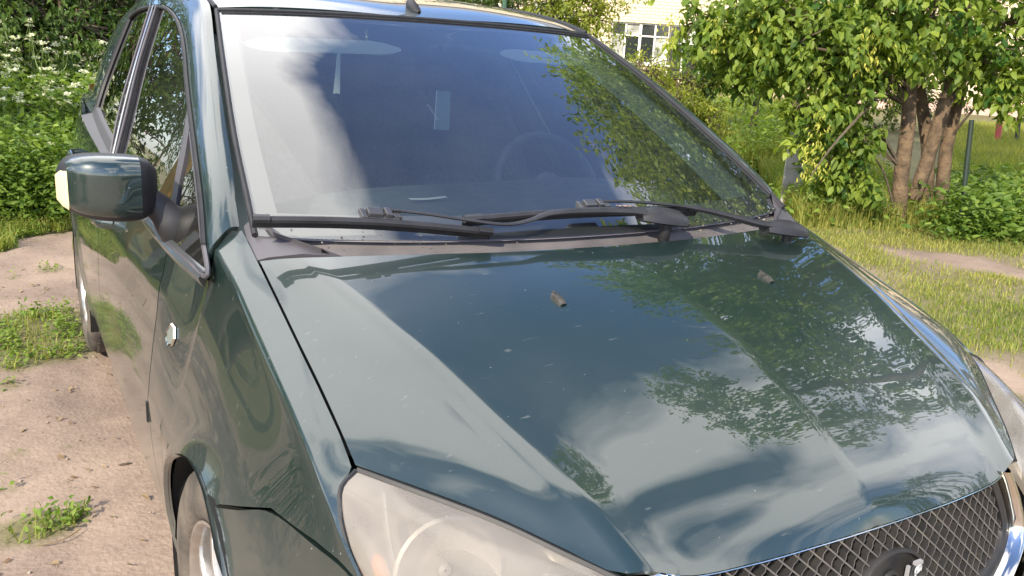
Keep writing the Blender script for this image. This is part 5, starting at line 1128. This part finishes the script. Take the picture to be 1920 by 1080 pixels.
# ------------------------------------------------------------------ grass, meadow, ground weeds (uncountable)
def blades(name, X, Y, hmin, hmax, w, mtl, label, lean=.5, tmul=1., z=None):
    n = len(X); Z = hgt(X, Y) if z is None else z; h = RNG.uniform(hmin, hmax, n); a = RNG.uniform(0, 2*math.pi, n); D = np.stack([np.cos(a), np.sin(a), np.zeros(n)], -1); S = np.stack([-np.sin(a), np.cos(a), np.zeros(n)], -1)
    B = np.stack([X, Y, Z], -1); le = RNG.uniform(.1, lean, (n, 1))*h[:, None]; up = np.array([0, 0, 1.]); W = (w*RNG.uniform(.6, 1.3, n))[:, None]
    m_ = B+up*h[:, None]*.6+D*le*.35; tp = B+up*h[:, None]*.95+D*le
    V = np.stack([B-S*W*.5, B+S*W*.5, m_+S*W*.4, m_-S*W*.4, tp], 1); F = (np.arange(n)[:, None, None]*5+np.array([(0, 1, 2), (0, 2, 3), (3, 2, 4)])[None]).reshape(-1, 3)
    tint = np.clip(RNG.normal(.45, .25, n)+.6*fbm(X, Y, .7, 9), 0, 1)*tmul
    return tri_mesh(name, V.reshape(-1, 3), F, mtl, tint.repeat(5), kind='stuff', label=label, category='grass')
def scatter(n, x0, x1, y0, y1, dens=True, p=1.6):
    X = RNG.uniform(x0, x1, n); Y = RNG.uniform(y0, y1, n)
    if dens: g = grassy(X, Y); k = RNG.uniform(0, 1, n) < g**p; X, Y = X[k], Y[k]
    return X, Y
X1, Y1 = scatter(150000, 1.4, 7.5, .2, 6.2); blades('short_grass', X1, Y1, .010, .052, .0055, GRASS, 'short trodden yellow green grass on the yard right of the car', .9)
X1, Y1 = scatter(60000, -3.2, 2, 5.3, 7.6, p=1.0); blades('short_grass', X1, Y1, .03, .12, .006, GRASS, 'grass strip between the dirt and the white flowering weeds', .9, .8)
X1, Y1 = scatter(12000, -2.2, -.95, 1.2, 5.3, p=1.3); k = (grassy(X1, Y1) > .35) & (fbm(X1, Y1, 7., 21, 3) > RNG.uniform(-.35, .25, len(X1))); blades('tuft_grass', X1[k], Y1[k], .015, .07, .005, GRASS, 'small grass tufts growing in the dirt beside the car', 1.1, .7)
# broad-leaved creeping weeds in the dirt
X1, Y1 = scatter(90000, -2.4, -.9, .8, 6.2, p=1.2); k = (grassy(X1, Y1) > .3) & (fbm(X1, Y1, 7., 22, 3) > RNG.uniform(-.35, .3, len(X1))); X1, Y1 = X1[k], Y1[k]; n = len(X1); b = np.stack([X1, Y1, hgt(X1, Y1)+np.abs(RNG.normal(0, .028, n))], -1)
V, F, kk = leaves_vf(b, rdir(n, -.1, .8), rdir(n, .5, 1), RNG.uniform(.014, .034, n), RNG.uniform(.008, .014, n)); tri_mesh('creeping_weeds', V, F, WEED, np.clip(RNG.normal(.55, .25, n), 0, 1).repeat(kk), kind='stuff', label='low creeping broad leaved weeds in the bare dirt beside the car', category='ground cover')
# tall meadow on the right
def meadow(name, quad, n, h0, h1, label, mtl=GRASS, w=.008):
    P = [gpt(*p)[:2] for p in quad]; u, v = RNG.uniform(0, 1, n), RNG.uniform(0, 1, n); q = lambda i: (P[0][i]*(1-u)+P[1][i]*u)*(1-v)+(P[3][i]*(1-u)+P[2][i]*u)*v
    return blades(name, q(0), q(1), h0, h1, w, mtl, label, .6)
meadow('tall_grass', [(1290, 205), (1560, 205), (1600, 330), (1380, 330)], 42000, .18, .50, 'tall yellow green meadow grass between the car and the house', w=.010)
meadow('tall_grass', [(1420, 330), (1640, 330), (1760, 430), (1500, 430)], 36000, .08, .34, 'rough grass at the foot of the big tree', w=.008)
meadow('tall_grass', [(1760, 240), (2000, 240), (2050, 400), (1790, 400)], 40000, .10, .26, 'bright yellow green meadow right of the big tree', w=.010)
meadow('tall_grass', [(900, 150), (1330, 170), (1330, 240), (1100, 240)], 26000, .2, .6, 'overgrown grass in front of the house wall', w=.014)
def herb(name, px0, px1, py0, py1, n, size, zmax, label, mtl=WEED, t0=.4):
    q = np.array([gpt(a, b) for a, b in zip(RNG.uniform(px0, px1, 60), RNG.uniform(py0, py1, 60))]); i = RNG.integers(0, 60, n); b = q[i]+RNG.normal(0, .16, (n, 3)); b[:, 2] = np.abs(RNG.uniform(0, 1, n))*zmax*RNG.uniform(.4, 1, 60)[i]
    s_ = size*RNG.uniform(.6, 1.4, n); V, F, kk = leaves_vf(b, rdir(n, -.2, .8), rdir(n, .4, 1), s_, s_*.42); tri_mesh(name, V, F, mtl, np.clip(RNG.normal(t0, .25, n), 0, 1).repeat(kk), kind='stuff', label=label, category='undergrowth')
herb('undergrowth', 1765, 1900, 385, 450, 6500, .075, .48, 'dense leafy weeds around the foot of the leaning trunks', t0=.3)
herb('undergrowth', 1490, 1640, 340, 420, 6000, .06, .34, 'leafy undergrowth left of the big tree trunks', t0=.45)
herb('undergrowth', 1380, 1600, 230, 330, 14000, .06, .75, 'mixed meadow herbs in front of the concrete post', t0=.7)
herb('undergrowth', 1240, 1420, 200, 270, 12000, .06, .9, 'yellowish meadow herbs below the house', t0=.9)
herb('undergrowth', -60, 170, 395, 425, 9000, .05, .75, 'dense green herbs under the white flowering weeds', t0=.35)
n = 17000; b = np.stack([RNG.uniform(-2.4, .6, n), RNG.uniform(7.0, 9.6, n), RNG.uniform(.05, .95, n)], -1); s_ = .075*RNG.uniform(.6, 1.4, n)
V, F, kk = leaves_vf(b, rdir(n, -.2, .8), rdir(n, .3, 1), s_, s_*.28); tri_mesh('undergrowth', V, F, WEED, np.clip(RNG.normal(.45, .30, n), 0, 1).repeat(kk), kind='stuff', label='thick stand of narrow leaves between the white flowering weeds', category='undergrowth')
# litter on the dirt
ST = mat('pebble_stone', (.33, .27, .22), .9, var=.3, vscale=20)
def clod(name, c, r, mtl, label, cat, group=None, flat=.5):
    g = Mesh(); bm = bmesh.new(); bmesh.ops.create_icosphere(bm, subdivisions=2, radius=1)
    for v in bm.verts:
        k = 1+.25*noise.noise(v.co*1.6+Vector(c)*7); v.co = Vector((v.co.x*r[0]*k, v.co.y*r[1]*k, v.co.z*r[2]*k))+Vector(c)
    me = bpy.data.meshes.new(name); bm.to_mesh(me); bm.free(); me.polygons.foreach_set('use_smooth', [True]*len(me.polygons)); o = link(name, me, mtl); tag(o, label, cat, group); return o
c = gpt(235, 872); clod('wood_chip', (c[0], c[1], .004), (.022, .005, .004), BARKD, 'thin flat dark chip of wood lying on the dirt near the front wheel', 'wood chip')
sp = Mesh(); Q = [gpt(70, 1030), gpt(110, 1022), gpt(135, 1010), gpt(152, 998)]; sp.tube(catmull([q+np.array([0, 0, .012]) for q in Q], 16), np.linspace(.0022, .0015, 16), 5); tag(sp.obj('dry_stalk', STRAW), 'pale dry stalk lying in the weeds at the lower left', 'stalk')
n = 520; X1, Y1 = RNG.uniform(-2.2, -.5, n), RNG.uniform(.5, 6.5, n); b = np.stack([X1, Y1, hgt(X1, Y1)+.004], -1); s_ = RNG.uniform(.010, .035, n)
V, F, kk = leaves_vf(b, rdir(n, -.05, .1), rdir(n, .8, 1), s_, s_*.45); tri_mesh('dead_leaves', V, F, leaf_mat('dead_leaf', (.16, .10, .06), (.40, .30, .16), .1), RNG.uniform(0, 1, n).repeat(kk), kind='stuff', label='dry brown leaf scraps scattered on the dirt', category='leaf litter')
n = 1500; X1, Y1 = RNG.uniform(-2.3, 5.5, n), RNG.uniform(.2, 6.5, n); r = RNG.uniform(.002, .008, n)[:, None]; c = np.stack([X1, Y1, hgt(X1, Y1)+.001], -1); o6 = np.array([(1, 0, 0), (-1, 0, 0), (0, 1, 0), (0, -1, 0), (0, 0, .7), (0, 0, -.7)])
V = (c[:, None]+o6[None]*r[:, None]*RNG.uniform(.6, 1.3, (n, 6, 1))).reshape(-1, 3); F = (np.arange(n)[:, None, None]*6+np.array([(0, 2, 4), (2, 1, 4), (1, 3, 4), (3, 0, 4), (2, 0, 5), (1, 2, 5), (3, 1, 5), (0, 3, 5)])[None]).reshape(-1, 3); tri_mesh('gravel', V, F, ST, kind='stuff', label='grit and small clods scattered on the bare earth', category='gravel')

# ------------------------------------------------------------------ posts
def post(px, py_b, py_t, w, dist, name, mtl, label, cat, lean=0., square=True):
    b = apt(px, py_b, dist); tpt = apt(px+lean, py_t, dist); g = Mesh(); b[2] = min(b[2], 0.)
    g.tube([b, b*.5+tpt*.5, tpt], [w, w, w*.97], 4 if square else 10); o = g.obj(name, mtl, None, angle=30); 
    tag(o, label, cat); return o
CONC = mat('weathered_concrete', (.42, .40, .38), .9, var=.25, vscale=6, bump=.5, bscale=40)
post(1492, 300, 190, .13, 9.3, 'concrete_post', CONC, 'leaning pale grey concrete post half hidden by the big tree', 'post', 16)
post(1820, 330, 225, .022, 8.9, 'iron_stake', mat('dark_iron', (.02, .035, .025), .6), 'thin dark green iron stake right of the leaning trunks', 'stake', 2, False)
post(1873, 252, 203, .055, 20., 'red_post', mat('red_paint', (.5, .09, .08), .6), 'short red painted post in the meadow far right', 'post', 5, False)
post(1911, 250, 218, .04, 20., 'dark_post', mat('post_black', (.03, .03, .04), .6), 'short dark post at the right edge of the meadow', 'post', 0, False)
post(948, 60, -40, .035, 13.5, 'green_pole', mat('green_paint', (.05, .12, .08), .5), 'thin green pole behind the right side of the car roof', 'pole', 0, False)

# ------------------------------------------------------------------ houses
def brick_mat(name, c1, c2, mortar, scale=1.):
    m = bpy.data.materials.new(name); m.use_nodes = True; nt = m.node_tree; b = nt.nodes['Principled BSDF']; N = nt.nodes.new; L = nt.links.new; b.inputs['Roughness'].default_value = .9
    tc = N('ShaderNodeTexCoord'); br = N('ShaderNodeTexBrick'); br.inputs['Scale'].default_value = 1; br.inputs['Brick Width'].default_value = .26; br.inputs['Row Height'].default_value = .105; br.inputs['Mortar Size'].default_value = .012
    br.inputs[1].default_value = (*c1, 1); br.inputs[2].default_value = (*c2, 1); br.inputs[3].default_value = (*mortar, 1)
    sp = N('ShaderNodeSeparateXYZ'); cb = N('ShaderNodeCombineXYZ'); L(tc.outputs['Object'], sp.inputs[0]); L(sp.outputs[0], cb.inputs[0]); L(sp.outputs[2], cb.inputs[1]); L(cb.outputs[0], br.inputs[0])
    L(br.outputs[0], b.inputs['Base Color']); bp = N('ShaderNodeBump'); bp.inputs['Distance'].default_value = .01; bp.invert = True; L(br.outputs['Fac'], bp.inputs['Height']); L(bp.outputs[0], b.inputs['Normal']); return m
BRICK = brick_mat('pale_silicate_brick', (.82, .67, .46), (.76, .61, .42), (.48, .37, .28))
WHITEP = mat('white_window_paint', (.72, .70, .64), .6, var=.1)
WGLASS = mat('window_glass', (.03, .035, .035), .06, spec=1.)
CURT = mat('net_curtain', (.40, .40, .36), .9, var=.4, vscale=3)
PINK = mat('pink_render', (.58, .40, .33), .9, var=.15, vscale=2)
def house(px, dist, W, H, yawd, label, wins, plinth=.42, dep=9):
    c = apt(px, 200, dist); c[2] = 0; t = empty('house', tuple(c), label, 'house'); t.rotation_euler = (0, 0, yawd)
    def add(ms, nm, m, par=None, **k): o = ms.obj(nm, m, par or t, smooth=False, **k); return o
    xs = sorted(set([-W/2, W/2]+[v for w_ in wins for v in (w_[0]-w_[2]/2, w_[0]+w_[2]/2)])); zs = sorted(set([plinth, H]+[v for w_ in wins for v in (w_[1], w_[1]+w_[3])]))
    g = Mesh()
    for a, b in zip(xs[:-1], xs[1:]):
        for lo, hi in zip(zs[:-1], zs[1:]):
            mx, mz = (a+b)/2, (lo+hi)/2
            if any(abs(mx-w_[0]) < w_[2]/2 and w_[1] < mz < w_[1]+w_[3] for w_ in wins): continue
            g.add([(a, 0, lo), (b, 0, lo), (b, 0, hi), (a, 0, hi)], [(0, 1, 2, 3)])
    for w_ in wins:
        x0, x1, z0, z1 = w_[0]-w_[2]/2, w_[0]+w_[2]/2, w_[1], w_[1]+w_[3]
        g.add([(x0, 0, z0), (x1, 0, z0), (x1, 0, z1), (x0, 0, z1), (x0, .25, z0), (x1, .25, z0), (x1, .25, z1), (x0, .25, z1)], [(0, 4, 5, 1), (1, 5, 6, 2), (2, 6, 7, 3), (3, 7, 4, 0)])
    g.add([(-W/2, 0, plinth), (-W/2, dep, plinth), (-W/2, dep, H), (-W/2, 0, H), (W/2, 0, plinth), (W/2, dep, plinth), (W/2, dep, H), (W/2, 0, H)], [(0, 1, 2, 3), (4, 7, 6, 5), (1, 5, 6, 2)])
    add(g, 'wall', BRICK)
    g = Mesh(); g.box((0, dep/2-.03, plinth/2-.002), (W+.12, dep+.12, plinth)); add(g, 'plinth', PINK)
    for z in (H-2.4, H-4.9):
        if z > plinth+2.5: g = Mesh(); g.box((0, -.02, z), (W+.04, .06, .18)); add(g, 'floor_band', mat('band', (.5, .44, .38), .9))
    g = Mesh(); ridge = H+2.6; e = .6
    g.add([(-W/2-e, -e, H-.02), (W/2+e, -e, H-.02), (W/2+e, dep/2, ridge), (-W/2-e, dep/2, ridge), (-W/2-e, dep+e, H-.02), (W/2+e, dep+e, H-.02)], [(0, 1, 2, 3), (3, 2, 5, 4)]); g.add([(-W/2, .01, H), (-W/2, dep-.01, H), (-W/2, dep/2, ridge-.1), (W/2, .01, H), (W/2, dep-.01, H), (W/2, dep/2, ridge-.1)], [(0, 1, 2), (3, 5, 4)]); add(g, 'roof', mat('grey_slate', (.20, .20, .20), .9, var=.2))
    for w_ in wins:
        x0, x1, z0, z1, nsp = w_[0]-w_[2]/2, w_[0]+w_[2]/2, w_[1], w_[1]+w_[3], w_[4]
        f = Mesh(); th = .055
        for (cx_, cz_, sx, sz) in [((x0+x1)/2, z0+th/2, x1-x0, th), ((x0+x1)/2, z1-th/2, x1-x0, th), (x0+th/2, (z0+z1)/2, th, z1-z0-.11), (x1-th/2, (z0+z1)/2, th, z1-z0-.11)]+[((x0+x1)/2, z0+(z1-z0)*.68, x1-x0-.12, .05)]: f.box((cx_, .12, cz_), (sx, .07, sz))
        for k in range(1, nsp):
            x = x0+(x1-x0)*k/nsp; f.box((x, .115, (z0+z1)/2), (.06 if k % 2 else .09, .075, z1-z0-.12))
        fo = t and add(f, 'window', WHITEP)
        for k in range(nsp):
            a, b = x0+(x1-x0)*k/nsp+.04, x0+(x1-x0)*(k+1)/nsp-.04
            for lo, hi in ((z0+.05, z0+(z1-z0)*.68-.02), (z0+(z1-z0)*.68+.02, z1-.05)):
                p_ = Mesh(); p_.add([(a, .135, lo), (b, .135, lo), (b, .135, hi), (a, .135, hi)], [(0, 1, 2, 3)]); add(p_, 'pane', WGLASS if (k+int(lo*3)) % 3 else CURT, fo)
        s_ = Mesh(); s_.box(((x0+x1)/2, -.02, z0-.03), (x1-x0+.16, .16, .05)); add(s_, 'sill', WHITEP, fo)
    return t
azh = math.atan2(*(apt(1240, 100, 10)-CAM)[:2]); 
house(1292, 31.0, 26, 8.6, -azh+rad(4), 'pale cream brick apartment house with white framed windows beyond the meadow', [(-1.85, .95, 1.95, 1.30, 4), (-.15, .45, 1.5, 1.80, 3), (-7.5, 1.35, 1.8, 1.4, 3), (-4.8, 1.35, 1.5, 1.4, 2), (4.0, 1.35, 1.8, 1.4, 3), (8, 1.35, 1.5, 1.4, 2), (-7.5, 4.6, 1.8, 1.4, 3), (-4.8, 4.6, 1.5, 1.4, 2), (-1.2, 4.6, 1.9, 1.4, 3), (4.0, 4.6, 1.8, 1.4, 3), (8, 4.6, 1.5, 1.4, 2)])
azh = math.atan2(*(apt(1860, 100, 10)-CAM)[:2])
house(1900, 34.0, 14, 5.4, -azh-rad(6), 'pale distant house glimpsed behind the big tree at the right edge', [(-3.5, 1.4, 1.4, 1.3, 2), (0, 1.4, 1.4, 1.3, 2), (3.5, 1.4, 1.4, 1.3, 2)], plinth=.6)
# stack of corrugated sheets and boards to the left, mirrored in the side windows
def sheets(c, yaw):
    t = empty('slate_stack', c, 'stack of grey corrugated roofing sheets left of the car, mirrored in its side windows', 'roofing sheets'); t.rotation_euler = (0, 0, yaw)
    for k in range(7):
        g = Mesh(); a = rad(52+k*2.5); G = np.array([[(x, -.25*k-v*math.cos(a), .03+v*math.sin(a)+.03*math.sin(x*40)) for x in np.linspace(-.9, .9, 90)] for v in (0, 1.1, 2.0+.1*(k % 3))]); g.grid(G); g.obj('sheet', mat('asbestos_grey_%d' % k, (.26+.02*k, .26, .25), .9, var=.2, vscale=6), t)
sheets((-3.0, 7.8, 0), rad(-70))
g = Mesh(); g.box((-2.25, 6.6, .75), (.05, .55, 1.5), R=np.array(Matrix.Rotation(rad(20), 3, 'X'))); tag(g.obj('ochre_board', mat('ochre_board', (.38, .24, .07), .7, var=.2), None, smooth=False), 'ochre wooden board leaning by the weeds, mirrored in the front side window', 'board')
grow('garden_tree', (-5.5, 5.5, 0), [([(-5.5, 5.5, 0), (-5.4, 5.5, 2), (-5.3, 5.6, 4)], .12, .05)], [((-5.5+math.cos(a)*1.3, 5.5+math.sin(a)*1.3, z), (1.2, 1.2, 1.0), 1) for a, z in ((0, 2.6), (1.5, 3.2), (3, 2.9), (4.5, 3.4), (2, 4.6))], 9000, .11, MAPLE, 'leafy tree left of the yard, mirrored in the car side', 'tree')
for k, (x, y, h) in enumerate(((-5, 1.5, 1.6), (-5.6, -1.2, 1.4), (-4.8, 3.4, 1.5))):
    bl_ = [((x+RNG.uniform(-.7, .7), y+RNG.uniform(-.9, .9), h*RNG.uniform(.3, .7)), (.6, .6, .5), 1) for _ in range(7)]
    grow('bush', (x, y, 0), [([(x, y, 0), (x, y+.1, h*.5), (x+.1, y, h*.8)], .03, .01)], bl_, 5000, .08, BUSH, ['round green bush west of the yard beside the car door', 'round green bush behind the photographer on the left', 'round green bush near the roofing sheets'][k], 'bush', BARKD, fine=True)
